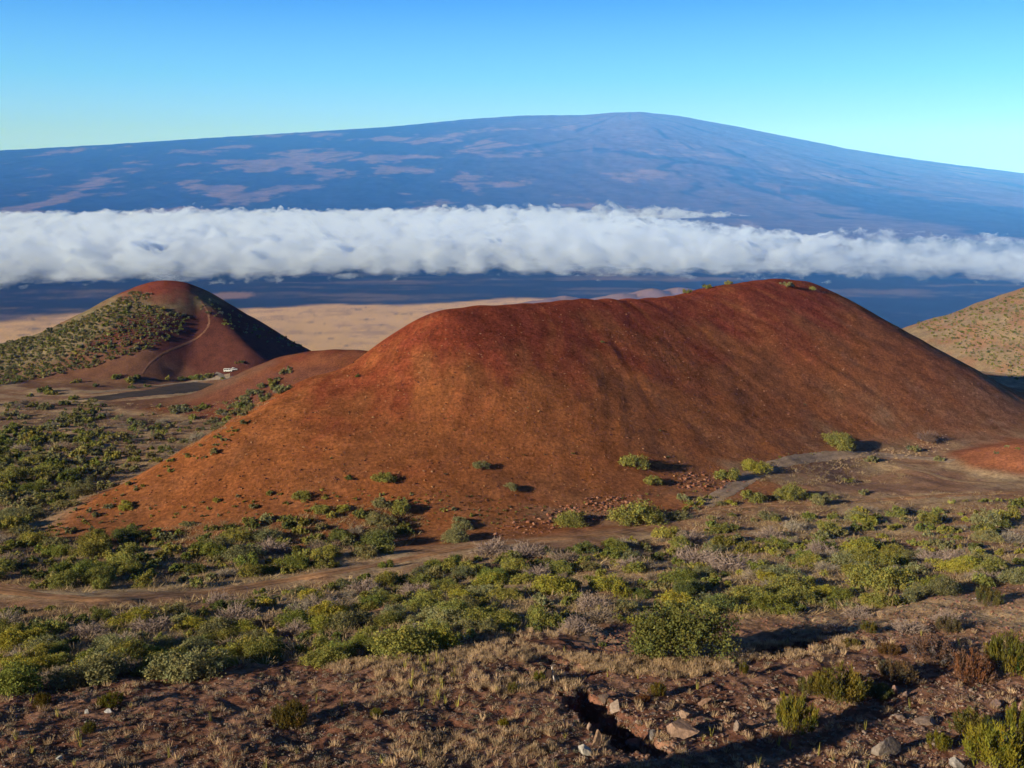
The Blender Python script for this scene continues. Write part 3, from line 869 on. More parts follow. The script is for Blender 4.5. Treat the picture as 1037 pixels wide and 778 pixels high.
Z_CONE = 'on the bare foot of the red cone'
NAMED = [
 (848,450,38,G_OLIVE,'broad round olive shrub alone beside the gravel road at the red slope'),
 (388,487,27,G_OLIVE,'round olive shrub, largest of those standing alone on the red slope'),
 (487,473,18,G_GREY,'lone grey-green shrub highest up the middle of the red slope'),
 (517,497,18,G_GREY,'small lone grey-green shrub below the highest one on the red slope'),
 (641,474,30,G_OLIVE,'flat spreading olive shrub on the red slope with bare ground all round'),
 (661,490,22,G_OLIVE,'low olive shrub just below the flat spreading one on the red slope'),
 (306,505,22,G_OLIVE,'small round olive shrub on red soil above the thicket'),
 (353,486,10,G_DARK,'tiny dark shrub on the red slope beside the largest lone one'),
 (326,519,24,G_OLIVE,'olive shrub at the lower edge of the red slope, touching its neighbour'),
 (348,519,18,G_YEL,'yellow-green shrub at the lower edge of the red slope'),
 (386,513,20,G_GREY,'grey-green shrub just above the thicket under the largest lone shrub'),
 (127,515,18,G_YEL,'small bright green shrub alone on the long red foot slope'),
 (97,524,12,G_GREY,'faint grey-green shrub on the long red foot slope'),
 (132,536,12,G_OLIVE,'small dark green shrub at the tip of the red foot slope'),
 (190,533,16,G_GREY,'grey-green shrub standing just outside the thicket on red soil'),
 (182,541,14,G_GREEN,'deep green shrub at the edge of the thicket below a grey one'),
 (764,477,32,G_YEL,'bright green round shrub beside the lower bend of the gravel road'),
 (738,485,30,G_OLIVE,'olive shrub touching the bright green one at the gravel road bend'),
 (882,468,16,G_GREY,'small grey-green shrub in the middle of the gravel road loop'),
 (859,488,13,G_OLIVE,'small olive shrub in the grey hollow inside the road loop'),
 (874,500,14,G_GREY,'small shrub on bare ground between the hollow and the track'),
 (925,457,14,G_GREY,'slim grey-green shrub beside the leafless one at the red cone foot'),
 (951,467,14,G_GREY,'small grey shrub against the orange earth mound'),
 (709,512,11,G_YEL,'tiny yellow-green shrub alone above the track'),
 (578,531,40,G_OLIVE,'dense olive shrub among broken rock above the track'),
 (645,529,58,G_OLIVE,'widest olive shrub above the track, spreading beside the broken rock'),
 (688,526,26,G_GREY,'grey-green shrub behind the widest one above the track'),
 (760,507,26,G_OLIVE,'olive shrub low beside the start of the gravel road'),
 (800,506,34,G_OLIVE,'spreading olive shrub on pale ground between the two roads'),
 (831,511,22,G_GREY,'grey-green shrub beside the track below the road loop'),
 (741,511,16,G_YEL,'yellow-green shrub where the gravel road meets the track'),
 (695,292,10,G_OLIVE,'small shrub on the rim of the red cone, lowest on the crest'),
 (716,289,11,G_OLIVE,'small shrub on the rim of the red cone near the rise'),
 (738,287,10,G_OLIVE,'small shrub on the rim of the red cone just before the summit'),
 (797,291,16,G_GREY,'widest shrub near the summit of the red cone'),
 (822,294,9,G_OLIVE,'tiny shrub beyond the summit of the red cone'),
 (362,300+82,6,G_DARK,'tiny dark shrub high on the left shoulder of the red cone'),
 (610,348,6,G_DARK,'tiny dark shrub high on the middle face of the red cone'),
 (406,519,26,G_OLIVE,'olive shrub in the row between thicket and red slope'),
 (463,549,34,G_GREY,'grey-green shrub beside the dirt track at the middle bend'),
 (466,534,26,G_GREY,'small greyish shrub on red soil above the middle bend of the track'),
 (390,560,26,G_OLIVE,'round olive shrub standing at the upper edge of the dirt track'),
 (392,574,18,G_GREEN,'small upright green shrub in the dirt track edge'),
 (840,620-80,30,G_OLIVE,'olive shrub just below the track under the road loop'),
]
for px, py, w_, c, lb in NAMED: add(px, py, w_, 'green', c, 'named', label=lb)
# the big bushes at the lower edge of the thicket
BIG = [
 (192,683,78,G_GREY,'large grey-green bush at the lower edge of the thicket above the dark slope',.62),
 (92,690,74,G_GREY,'large dull green bush bordering the dark cinder slope near the deep shadow',.6),
 (20,700,66,G_GREEN,'large green bush at the corner of the thicket above the dark slope',.7),
 (402,664,84,G_OLIVE,'wide olive bush at the thicket edge above straw-coloured grass',.5),
 (448,656,44,G_YEL,'rounded yellow-green bush at the end of the thicket above straw grass',.7),
 (330,672,54,G_OLIVE,'low olive bush at the thicket edge between two wider ones',.5),
 (505,632,54,G_OLIVE,'olive bush above the long dark shadow in the thicket',.5),
 (560,600,48,G_YEL,'bright yellow-green bush low in the thicket',.6),
 (618,596,40,G_YEL,'round bright yellow-green bush in the middle of the thicket',.65),
 (610,655,10,G_DARK,'tiny dark shrub on the reddish bank',.8),
 (766,640-30,58,G_OLIVE,'wide light olive bush above the reddish rocky bank',.45),
 (800,600,52,G_OLIVE,'tall olive bush with pale twigs in the wide thicket',.6),
 (895,595,62,G_OLIVE,'largest pale olive bush in the thicket above the rocky bank',.7),
 (870,560,40,G_YEL,'yellow-green bush high in the thicket',.6),
 (690,590,44,G_GREEN,'green bush directly above the big foreground shrub',.5),
]
for px, py, w_, c, lb, hg in BIG: add(px, py, w_, 'green', c, 'big', label=lb, hgt=hg)
BARES = [(705,570,52,'pale grey leafless shrub in the middle of the thicket'),(740,577,60,'wide purple-grey leafless shrub tangled in the thicket'),
 (945,572,40,'dark purple leafless shrub in the upper thicket'),(968,566,34,'small purple-grey leafless shrub beside the dark purple one'),
 (500,560,44,'grey leafless shrub beside the dirt track'),(535,563,40,'purple-grey leafless shrub below the track among green ones'),
 (600,617,40,'brownish leafless shrub low in the thicket'),(585,640,46,'brown leafless shrub at the lower thicket edge'),
 (240,630,50,'grey leafless shrub above the large grey-green bush'),(222,612,34,'small grey leafless shrub beside the track'),
 (275,560,40,'grey twiggy shrub between green ones above the track'),(150,640,46,'dull grey leafless shrub deep in the thicket'),
 (370,600,40,'grey leafless shrub just below the dirt track'),(420,602,36,'purple-grey leafless shrub below the bend of the track'),
 (938,446,26,'brown leafless shrub alone at the foot of the red cone'),(640,575,36,'purple-grey leafless shrub beside bright green bushes'),
 (845,640,34,'dark brown leafless shrub on the reddish bank'),(960,630,36,'grey-brown leafless shrub on the rocky rise'),(1000,590,40,'pale purple leafless shrub at the edge of the rocky rise'),
 (545,585,36,'grey leafless shrub above the long dark shadow'),(330,620,40,'grey leafless shrub under the bend of the thicket'),(90,645,42,'dim grey leafless shrub among dark green bushes'),
 (300,640,34,'small grey leafless shrub above straw grass'),(780,545,38,'greyish leafless shrub below the track under the loop'),(830,560,34,'purple-grey leafless shrub above the tall olive bush'),
 (700,548,34,'grey leafless shrub at the upper thicket edge'),(920,640,40,'dark leafless shrub among stones'),(870,625,34,'brown leafless shrub on the reddish rise')]
for px, py, w_, lb in BARES: add(px, py, w_, 'bare', (.27, .20, .175) if w_ != 26 else (.17, .11, .09), 'bare', label=lb)

def inpoly(x, y, poly):
    c = False; n_ = len(poly)
    for i in range(n_):
        x1, y1 = poly[i]; x2, y2 = poly[(i + 1) % n_]
        if (y1 > y) != (y2 > y) and x < (x2 - x1) * (y - y1) / (y2 - y1) + x1: c = not c
    return c
TRK_PX = [(p[0], p[1]) for p in TRACK]
LOOP_PX = LOOP
def near_line(x, y, line_, dy):
    for i in range(len(line_) - 1):
        (x1, y1), (x2, y2) = line_[i], line_[i + 1]
        if min(x1, x2) - 3 <= x <= max(x1, x2) + 3:
            t = (x - x1) / (x2 - x1 + 1e-9)
            yy = y1 + (y2 - y1) * min(max(t, 0), 1)
            if -dy * .45 < y - yy < dy: return True
    return False
def fill(poly, count, size, gap, zone, palette, bare=0.0, clump=None, small_bias=1.6, keep=None):
    """scatter shrubs over a patch of ground; size in metres, gap relative to size"""
    xs = [p[0] for p in poly]; ys = [p[1] for p in poly]
    n_, tries = 0, 0
    mine = []
    while n_ < count and tries < count * 60:
        tries += 1
        x = random.uniform(min(xs), max(xs)); y = random.uniform(min(ys), max(ys))
        if not inpoly(x, y, poly): continue
        q = hit(x, y)
        if q is None: continue
        if clump is not None:
            c_ = float(perlin(np.array([q[0] / clump]), np.array([q[1] / clump]), 401)[0])
            if c_ < random.uniform(-.35, .25): continue
        sz = size[0] + (size[1] - size[0]) * random.random() ** small_bias
        d = q[1] * CP - q[2] * SP; wpx = sz / d * FPX
        if near_line(x, y, TRK_PX, wpx * .42 + 2.5) or near_line(x, y, LOOP_PX, wpx * .35 + 4): continue
        ok = True
        for it in items:
            g_ = (it['w'] + sz) * .5 * gap
            if abs(it['p'][0] - q[0]) < g_ and abs(it['p'][1] - q[1]) < g_ and math.hypot(it['p'][0] - q[0], it['p'][1] - q[1]) < g_: ok = False; break
        if not ok: continue
        kd = 'bare' if random.random() < bare else 'green'
        col = random.choice(palette) if kd == 'green' else random.choice([(.27, .215, .17), (.30, .25, .20), (.22, .165, .13)])
        k_ = random.uniform(.8, 1.18); w_ = random.uniform(-.07, .09); col = (col[0] * k_ * (1 + w_), col[1] * k_, col[2] * k_ * (1 - w_))
        items.append(dict(p=q, w=sz, wpx=wpx, px=x, py=y, kind=kd, col=col, zone=zone, asp=random.uniform(.8, 1.25), label=None, hgt=None)); n_ += 1
    print('zone', zone, n_, 'of', count)
BELT = [(-10,620),(60,616),(165,612),(260,600),(400,580),(470,566),(560,556),(640,552),(700,534),(800,523),(930,515),(1045,508),(1045,588),(940,606),(880,622),(760,628),(680,618),(640,632),(560,636),(510,642),(470,650),(300,672),(180,680),(60,690),(-10,700)]
fill(BELT, 560, (1.5, 4.8), .56, 'in the thicket below the track', [G_OLIVE, G_OLIVE, G_GREEN, G_GREY, G_YEL, G_GREY, G_OLIVE, G_DARK], bare=.12)
UPPER = [(-10,524),(40,548),(110,545),(200,532),(300,524),(330,515),(400,512),(430,525),(420,548),(380,566),(300,584),(200,598),(100,602),(40,598),(-10,590)]
fill(UPPER, 125, (2.4, 5.8), .72, 'between the track and the red slope', [G_OLIVE, G_GREEN, G_GREY, G_DARK, G_OLIVE], bare=.06)
LEFTF = [(-10,410),(60,404),(120,408),(200,412),(262,402),(300,384),(320,372),(290,398),(205,448),(110,496),(40,530),(-10,545)]
fill(LEFTF, 330, (2.2, 6.0), .66, 'on the sloping ground beside the red cone', [G_OLIVE, G_GREY, G_GREEN, G_GREY, (.27, .25, .11)], bare=.14, clump=22)
fill([(690,506),(760,504),(860,505),(1040,503),(1040,508),(900,512),(760,520),(700,530)], 22, (1.8, 3.6), .8, 'along the upper side of the track', [G_OLIVE, G_GREY, G_OLIVE])
fill([(1000,455),(1040,450),(1040,470),(1005,468)], 3, (1.5, 2.5), .9, 'on the orange earth mound', [G_OLIVE, G_GREY])
for px, py, w_ in [(118,384,12),(130,388,16),(140,386,14),(133,394,12),(168,384,10),(195,385,12),(204,384,14),(212,383,12),(185,386,12),(78,388,12),(45,397,18),(52,400,16),(30,402,10),(14,432,14),(22,442,18),(240,371,8),(246,369,8),(150,392,10),(226,384,6),(98,392,10),(66,410,14)]:
    add(px, py, w_, 'green', random.choice([G_DARK, G_GREEN, G_OLIVE]), 'near the far asphalt lot')
for i in range(26):
    t = i / 25.0
    add(205 + 92 * t + random.uniform(-5, 5), 436 - 62 * t + random.uniform(-5, 3), random.uniform(7, 15), 'green', random.choice([G_GREY, G_GREY, G_OLIVE]), 'along the edge of the red cone')
# far hills
fill([(-5,352),(40,342),(90,324),(130,306),(160,312),(190,322),(180,340),(140,358),(95,372),(40,384),(-5,392)], 800, (1.8, 4.8), .5, 'far', [G_GREY, G_GREEN, G_OLIVE, G_GREY])
fill([(-5,350),(50,336),(100,314),(135,296),(160,300),(120,318),(60,345),(-5,362)], 150, (1.6, 4.0), .5, 'far', [G_GREY, G_OLIVE, G_GREY])
fill([(-5,440),(60,430),(125,450),(90,500),(20,535),(-5,540)], 90, (3.2, 7.0), .55, 'on the slope beside the red cone foot', [G_OLIVE, G_GREEN, G_GREY, G_OLIVE])
fill([(196,300),(215,305),(260,330),(318,351),(280,352),(240,338),(205,315)], 70, (1.8, 4.2), .8, 'far', [G_GREEN, G_GREY])
fill([(925,330),(1045,292),(1045,392),(1000,372),(960,350)], 480, (1.5, 4.0), .75, 'far', [G_GREY, G_GREEN, G_OLIVE], small_bias=2.2)
# small tussocks and seedlings on the red slope
fill([(380,505),(470,498),(560,515),(640,500),(720,468),(860,452),(820,468),(700,500),(620,515),(560,530),(470,528),(430,520)], 90, (.5, 1.1), 2.0, 'seed', [G_OLIVE, (.14,.10,.05)], small_bias=3)
fill([(300,470),(450,420),(640,400),(820,400),(990,430),(900,445),(700,470),(560,495),(380,490),(250,500)], 34, (.4, 1.0), 3.0, 'seed', [G_DARK, (.14,.10,.05)], small_bias=2)

fill([(30,548),(60,524),(110,500),(190,460),(250,424),(262,432),(200,470),(130,508),(120,535),(60,545)], 60, (.7, 2.4), .9, 'seed', [G_GREY, G_OLIVE, G_GREY], small_bias=2.2)
fill([(100,520),(300,495),(460,500),(560,515),(560,535),(440,535),(300,522),(120,540)], 90, (.5, 2.0), 1.0, 'seed', [G_GREY, G_OLIVE], small_bias=2.5)
# the 290 largest green ones and the leafless ones are things; the rest one mass
greens = sorted([it for it in items if it['kind'] == 'green' and it['zone'] not in ('far', 'seed')], key=lambda t: -t['wpx'] - (1000 if t['label'] else 0))
solo = greens[:290]; rest = greens[290:] + [it for it in items if it['zone'] in ('far', 'seed')]
bares = [it for it in items if it['kind'] == 'bare']
print('shrubs', len(greens), 'bare', len(bares), 'mass', len(rest))
used_labels = set()
def tonename(c):
    r_, g_, b_ = c
    if b_ / g_ > .40: return 'grey-green'
    if r_ > .29 and b_ / g_ < .24: return 'yellow-green'
    if g_ < .17 and r_ < .17: return 'dark green'
    if g_ > r_ * 1.1: return 'deep green'
    return 'olive'
def auto_label(it, noun):
    sz = 'large ' if it['wpx'] > 44 else ('small ' if it['wpx'] < 16 else '')
    c = tonename(it['col']) if it['kind'] == 'green' else 'leafless'
    for dec in (0, 1):
        x_ = round(it['px'] / W0 * 100, dec); y_ = round(it['py'] / H0 * 100, dec)
        if dec == 0: x_, y_ = int(x_), int(y_)
        if dec: sz = ''
        lb = f"{sz}{c} {noun} {it['zone']}, {x_}% across, {y_}% down"
        if lb not in used_labels: break
    used_labels.add(lb); return lb
for it in bares:
    if it['zone'] == 'bare': it['zone'] = 'in the thicket below the track'
for n_, it in enumerate(solo):
    q = it['p']; w_ = it['w']
    me = random.choice(PROTO_L if it['wpx'] > 30 else (PROTO if it['wpx'] > 16 else PROTO_S))
    h_ = w_ / 2 * (it['hgt'] / .62 if it['hgt'] else random.uniform(.85, 1.25))
    put('shrub', me, (q[0], q[1], q[2] - .04 * w_), random.uniform(0, 6.28), (w_ / 2 * it['asp'] * 1.05, w_ / 2 / it['asp'] * 1.05, h_),
        it['label'] or auto_label(it, 'shrub'), 'shrub', 'green shrubs scattered below and around the red cone', color=it['col'])
for it in bares:
    q = it['p']; w_ = it['w']
    put('leafless_shrub', random.choice(BARE), (q[0], q[1], q[2]), random.uniform(0, 6.28), (w_ / 2, w_ / 2, w_ / 2 * random.uniform(.8, 1.2)),
        it['label'] or auto_label(it, 'shrub'), 'shrub', 'grey leafless shrubs among the green ones', color=it['col'])
MIDCH = [shrub_parts(1100 + i, nleaf=900, leaf=.12, lobes=12, flat=.66)[:3] for i in range(5)]
ch = []
for it in rest:
    c, f, t = random.choice(MIDCH if it['wpx'] > 11 else FARCH); a = random.uniform(0, 6.28); s_ = it['w'] / 2
    ca_, sa_ = math.cos(a), math.sin(a)
    c2 = np.stack([(c[:, 0] * ca_ - c[:, 1] * sa_) * s_, (c[:, 0] * sa_ + c[:, 1] * ca_) * s_, c[:, 2] * s_ * 1.05], 1) + it['p'] - [0, 0, .05 * it['w']]
    ch.append((c2, f, t * np.array(it['col'])))
me = chunk_mesh('distant_scrub', join(ch), M_leaf)
put('distant_scrub', me, kind='stuff', label='small shrubs dotted over the far hills and slopes')

# hero shrub with its own trunk, in front of the reddish bank
def hero(px, py, wpx, hpx, label, col, seed, name='large_shrub', nleaf=15000):
    q = hit(px, py); d = q[1] * CP - q[2] * SP; w_ = wpx * d / FPX; h_ = hpx * d / FPX
    root = bpy.data.objects.new(name, None); COL.objects.link(root); root.location = q
    root['label'] = label; root['category'] = 'shrub'; root['group'] = 'large leafy shrubs near the viewer'
    co, f, t, cc = shrub_parts(seed, nleaf=nleaf, leaf=.036, lobes=34, flat=.95)
    s_ = np.array([w_ / 2, w_ / 2 * .85, h_ * .92])
    me = chunk_mesh('foliage', (co * s_, f, t), M_leaf); put('foliage', me, parent=root, color=col)
    g = np.random.default_rng(seed)
    for k_ in range(5):
        ch_ = []
        tgt = cc[k_ * 3:k_ * 3 + 3] * s_ * .95
        mid = tgt.mean(0) * .5
        c_, f_ = limb_tris((g.normal() * .1, g.normal() * .1, -.25), mid, .09, .06); ch_.append((c_, f_, np.ones((len(c_), 3))))
        for q_ in tgt:
            c_, f_ = limb_tris(mid, q_, .05, .015); ch_.append((c_, f_, np.ones((len(c_), 3))))
        put('stem', chunk_mesh('stem', join(ch_), M_wood), parent=root, color=(.15, .12, .10))
hero(692, 667, 100, 58, 'largest leafy shrub, light olive, standing alone above a band of straw grass', (.155, .155, .045), 71)

# ------------------------------------------------------------------ foreground heath bushes
HB = [(295,736,44,28,(.115,.085,.022),'round olive-brown bush alone on the dark slope with a long shadow'),
 (42,716,24,13,(.12,.09,.02),'low olive bush near the edge of the shaded corner of the dark slope'),
 (112,715,28,15,(.13,.12,.02),'low yellow-green bush near the white stones'),
 (90,742,16,14,(.13,.12,.03),'small olive bush beside a white stone'),
 (546,690,15,12,(.16,.15,.03),'small yellow-olive bush below the leaning stump'),
 (381,726,15,10,(.13,.12,.02),'small olive bush in the open middle of the dark slope'),
 (510,735,12,9,(.22,.17,.02),'tiny bright yellow bush on the dark slope'),
 (805,741,44,44,(.17,.145,.025),'tall golden-olive bush standing beside the large dark shadow'),
 (850,708,62,36,(.14,.115,.025),'wide olive-brown bush above the tall golden one'),
 (820,703,26,22,(.13,.11,.03),'small olive bush at the side of the wide brown one'),
 (890,706,32,14,(.12,.13,.04),'low light green bush beside an upright pinkish stone'),
 (908,690,44,22,(.13,.09,.05),'brownish twiggy bush above the upright pinkish stone'),
 (900,662,26,12,(.14,.08,.03),'rust-brown low bush casting a thin shadow on the slope'),
 (862,656,20,10,(.14,.11,.03),'small rust-tipped bush above the thin shadow'),
 (985,688,52,34,(.20,.10,.06),'rusty pink-brown bush with a stone at its top'),
 (1022,680,56,44,(.14,.125,.025),'tall olive bush cut by the frame beside the rusty one'),
 (945,668,60,22,(.16,.10,.08),'grey-brown wispy bush above the rusty one'),
 (1010,775,74,46,(.20,.18,.025),'bright yellow-green bush at the lower corner'),
 (950,758,30,18,(.18,.16,.025),'round yellow-green bush beside the flat cracked boulder'),
 (985,744,58,24,(.13,.115,.03),'wide dull olive bush behind the bright corner bush'),
 (1035,742,40,34,(.16,.15,.025),'yellow-green bush at the frame edge above the corner bush'),
 (665,704,20,14,(.16,.12,.025),'small olive-gold bush on bare earth beside a rust one'),
 (651,711,16,9,(.16,.07,.03),'small rust-brown bush on bare earth'),
 (753,683,12,16,(.14,.12,.03),'little upright olive bush on the bank above the bare earth'),
 (880,640,22,12,(.13,.11,.03),'low olive bush on the reddish rise'),
 (960,640,30,16,(.13,.10,.05),'brownish low bush high on the rocky rise'),
 (1000,612,36,18,(.14,.12,.04),'olive low bush at the top of the rocky rise'),
 (520,700,18,10,(.15,.13,.03),'small olive tuft-like bush beneath the leaning stump')]
for i, (px, py, w_, h_, c, lb) in enumerate(HB):
    q = hit(px, py); d = q[1] * CP - q[2] * SP
    put('heath_bush', HEATH[i % 5], (q[0], q[1], q[2] - .05), random.uniform(0, 6.28), (w_ * d / FPX / 2 * .95, w_ * d / FPX / 2 * .8, h_ * d / FPX * .92), lb, 'bush', 'low brushy bushes on the near slope', color=c)

# ------------------------------------------------------------------ stones
def stone_chunk(seed, n_sub=1, sharp=.28):
    import bmesh
    bm = bmesh.new(); bmesh.ops.create_icosphere(bm, subdivisions=n_sub, radius=1)
    co = np.array([v.co[:] for v in bm.verts]); f = np.array([[v.index for v in fc.verts] for fc in bm.faces]); bm.free()
    g = np.random.default_rng(seed)
    for _ in range(6 if n_sub < 3 else 13):                      # chip flat facets off
        nn = unit(g.normal(size=3)); lim = g.uniform(.35, .72)
        dd = co @ nn; over = np.maximum(dd - lim, 0); co = co - over[:, None] * nn * .97
    co = co * (1 + sharp * .35 * g.normal(size=(len(co), 1))) * g.uniform(.75, 1.25, 3)
    return co, f
STN = [stone_chunk(i) for i in range(8)]
def stone_field(name, spots, mat, label):
    ch_ = []
    for (x, y, z, r_, c) in spots:
        co, f = STN[random.randrange(8)]
        a = random.uniform(0, 6.28); ca_, sa_ = math.cos(a), math.sin(a)
        k_ = np.array([r_, r_ * random.uniform(.7, 1), r_ * random.uniform(.45, .8)])
        c2 = co * k_
        c2 = np.stack([c2[:, 0] * ca_ - c2[:, 1] * sa_, c2[:, 0] * sa_ + c2[:, 1] * ca_, c2[:, 2]], 1) + [x, y, z + r_ * .15]
        ch_.append((c2, f, np.tile(c, (len(co), 1))))
    me = chunk_mesh(name, join(ch_), mat)
    put(name, me, kind='stuff', label=label)
def ground_points(poly, n_):
    out = []
    xs = [p[0] for p in poly]; ys = [p[1] for p in poly]
    while len(out) < n_:
        x = random.uniform(min(xs), max(xs)); y = random.uniform(min(ys), max(ys))
        if inpoly(x, y, poly):
            q = hit(x, y)
            if q is not None: out.append((x, y, q))
    return out
spots = []
FG = [(-10,700),(200,688),(480,662),(560,660),(650,678),(740,655),(840,625),(940,610),(1045,592),(1045,790),(-10,790)]
for x, y, q in ground_points(FG, 7000):
    rr_ = .035 + .10 * random.random() ** 3
    if x > 560: rr_ *= 1.35
    c = random.choice([(.15,.085,.06),(.20,.12,.09),(.10,.06,.05),(.26,.19,.16),(.17,.10,.075)])
    if random.random() < .05: c = (.36,.31,.29)
    spots.append((*q, rr_, c))
for x, y, q in ground_points([(680,705),(800,690),(1045,640),(1045,790),(600,790),(600,740)], 1500):
    spots.append((*q, .07 + .16 * random.random() ** 2.5, random.choice([(.25,.16,.125),(.22,.14,.11),(.30,.22,.18)])))
for x, y, q in ground_points([(760,625),(900,608),(1045,590),(1045,650),(800,660)], 1200):
    spots.append((*q, .06 + .15 * random.random() ** 2.5, random.choice([(.22,.10,.075),(.19,.09,.07),(.26,.15,.12)])))
for x, y, q in ground_points([(600,640),(650,625),(655,668),(600,660)], 300):
    spots.append((*q, .07 + .14 * random.random() ** 2, (.20,.10,.075)))
stone_field('scattered_stones', spots, M_stone, 'loose brown cinders and stones strewn over the near slope')
spots = []
CONE_P = [(120,520),(270,415),(440,318),(600,305),(785,290),(850,298),(1030,392),(1030,440),(860,445),(700,490),(560,520),(300,512)]
for x, y, q in ground_points(CONE_P, 8000):
    c = random.choice([(.30,.13,.06),(.14,.055,.03),(.34,.18,.09),(.24,.09,.045),(.09,.04,.03)])
    spots.append((*q, .09 + .26 * random.random() ** 6, c))
for poly, n_ in (([(590,505),(650,500),(650,515),(600,520)], 160), ([(560,512),(640,508),(625,528),(555,530)], 200), ([(690,478),(760,486),(740,500),(680,495)], 200), ([(490,572),(590,560),(600,575),(500,585)], 160), ([(500,535),(560,520),(560,540),(500,545)], 90)):
    for x, y, q in ground_points(poly, n_):
        spots.append((*q, .15 + .45 * random.random() ** 3, random.choice([(.24,.10,.06),(.18,.075,.05),(.30,.15,.10)])))
stone_field('cone_rubble', spots, M_stone, 'small stones scattered over the red cone and its foot')

def boulder(px, py, wpx, hpx, col, label, seed, tall=False):
    q = hit(px, py); d = q[1] * CP - q[2] * SP
    co, f = stone_chunk(seed, 4, .03)
    g = np.random.default_rng(seed)
    co = co * (1 + .16 * fbm(co[:, 0] * 1.9 + co[:, 2] + 9, co[:, 1] * 1.9 - co[:, 2], 5, seed, .6)[:, None])
    w_ = wpx * d / FPX / 2; h_ = hpx * d / FPX / 2 * 1.15
    me = chunk_mesh('boulder', (co * [w_, w_ * .75, h_], f, np.tile(1 + .1 * fbm(co[:, 0] * 3, co[:, 2] * 3, 3, seed)[:, None], (1, 3))), M_stone)
    col = tuple(c * .78 for c in col)
    put('boulder', me, (q[0], q[1], q[2] + h_ * .45), g.uniform(-.6, .6), label=label, cat='rock', group='boulders on the near slope', color=col)
BL = [(612,718,18,14,(.17,.12,.10),'grey-brown boulder behind a paler one at the rim of the black gully'),
 (623,722,20,18,(.36,.27,.23),'pale pinkish boulder at the rim of the black gully'),
 (604,756,14,20,(.38,.25,.18),'upright tan rock standing below the black gully'),
 (593,765,24,13,(.45,.41,.38),'whitish flat rock beside the upright tan one'),
 (646,760,36,20,(.24,.18,.155),'large grey-brown boulder at the lower end of the gully'),
 (661,752,10,14,(.36,.32,.31),'small pale rock against the large grey-brown boulder'),
 (900,763,50,24,(.27,.22,.20),'broad flat grey boulder with a crack, biggest on the near slope'),
 (906,704,13,18,(.32,.20,.18),'upright pinkish stone beside a light green bush'),
 (917,706,10,8,(.36,.24,.2),'small pink stone next to the upright one'),
 (972,676,14,12,(.40,.31,.29),'pale grey stone on top of the rusty bush'),
 (686,745,40,22,(.34,.22,.17),'wide pinkish rock slab among rubble'),
 (714,716,14,16,(.33,.20,.15),'tan rock wedge in the rubble'),
 (695,728,18,14,(.33,.22,.17),'tan rock with a dark crack above the wide slab'),
 (790,715,26,12,(.32,.21,.18),'flat pinkish slab just behind the tall golden bush'),
 (747,740,14,14,(.36,.27,.23),'pale rock in the rubble beside the dark shadow'),
 (968,779,22,16,(.40,.36,.35),'pale pointed rock at the bottom edge of the view'),
 (1037,722,14,16,(.36,.22,.17),'tan rock at the frame edge above the corner bush'),
 (1010,716,14,10,(.30,.20,.18),'rough pinkish rock in the rubble above the corner bush'),
 (940,735,26,8,(.28,.20,.17),'low rock ledge with dark shade beneath it'),
 (911,728,16,7,(.24,.17,.15),'small dark ledge rock on bare brown earth'),
 (110,722,11,7,(.60,.57,.58),'white stone lying beside the low yellow-green bush'),
 (88,724,8,7,(.48,.46,.46),'small pale stone near the white one'),
 (61,772,11,10,(.48,.47,.45),'lone whitish stone low on the dark slope'),
 (585,735,8,8,(.35,.24,.18),'small orange-tan stone inside the gully mouth'),
 (596,740,9,10,(.36,.25,.2),'pinkish stone inside the gully'),
 (92,700,10,8,(.10,.07,.06),'small dark rock on the slope under the thicket')]
for i, (px, py, w_, h_, c, lb) in enumerate(BL): boulder(px, py, w_, h_, c, lb, 2000 + i)

# weathered stump
q = hit(556, 690); d = q[1] * CP - q[2] * SP
root = bpy.data.objects.new('stump', None); COL.objects.link(root); root.location = q
root['label'] = 'dark weathered stump with a pale split stub leaning beside it'; root['category'] = 'stump'
c1, f1 = limb_tris((0, 0, -.2), (.05, 0, .95), .34, .22); c2, f2 = limb_tris((0.42, -.1, -.1), (.18, -.1, 1.15), .07, .05)
put('trunk', chunk_mesh('trunk', (c1, f1, np.ones((len(c1), 3))), M_wood), parent=root, color=(.06, .04, .035))
put('split_stub', chunk_mesh('split_stub', (c2, f2, np.ones((len(c2), 3))), M_wood), parent=root, color=(.55, .48, .45))

# ------------------------------------------------------------------ grass, herbs, stalks
def tufts(name, pts, label, blades, h, col, spread=.12, width=.02, seed=0, var=.2, mat=None):
    g = np.random.default_rng(seed)
    pts = np.array(pts, float); n_ = len(pts)
    sz = g.uniform(.6, 1.25, n_)
    b = np.repeat(np.arange(n_), blades); m = len(b)
    a = g.uniform(0, 6.28, m); r_ = np.sqrt(g.uniform(0, 1, m)) * spread
    base = pts[b] + np.stack([np.cos(a) * r_, np.sin(a) * r_, np.full(m, -.03)], 1) * sz[b][:, None]
    hh = h * g.uniform(.5, 1.1, m) * sz[b]
    tip = base + np.stack([np.cos(a) * r_ * 1.4 + g.normal(0, .12 * h, m), np.sin(a) * r_ * 1.4 + g.normal(0, .12 * h, m), hh], 1)
    s_ = g.uniform(0, 6.28, m); wv = np.stack([np.cos(s_), np.sin(s_), np.zeros(m)], 1) * (width * g.uniform(.6, 1.3, m) * sz[b])[:, None]
    co = np.stack([base - wv, base + wv, tip + wv * .25, tip - wv * .25], 1).reshape(-1, 3)
    col = np.array(col, float)
    if col.ndim == 1: col = np.tile(col, (n_, 1))
    t = col[b] * np.clip(1 + g.normal(0, var, n_)[b] + g.normal(0, .1, m), .4, 1.8)[:, None]
    me = chunk_mesh(name, (co, np.arange(m * 4).reshape(-1, 4), np.repeat(t, 4, 0)), mat or M_leaf)
    return put(name, me, kind='stuff', label=label)
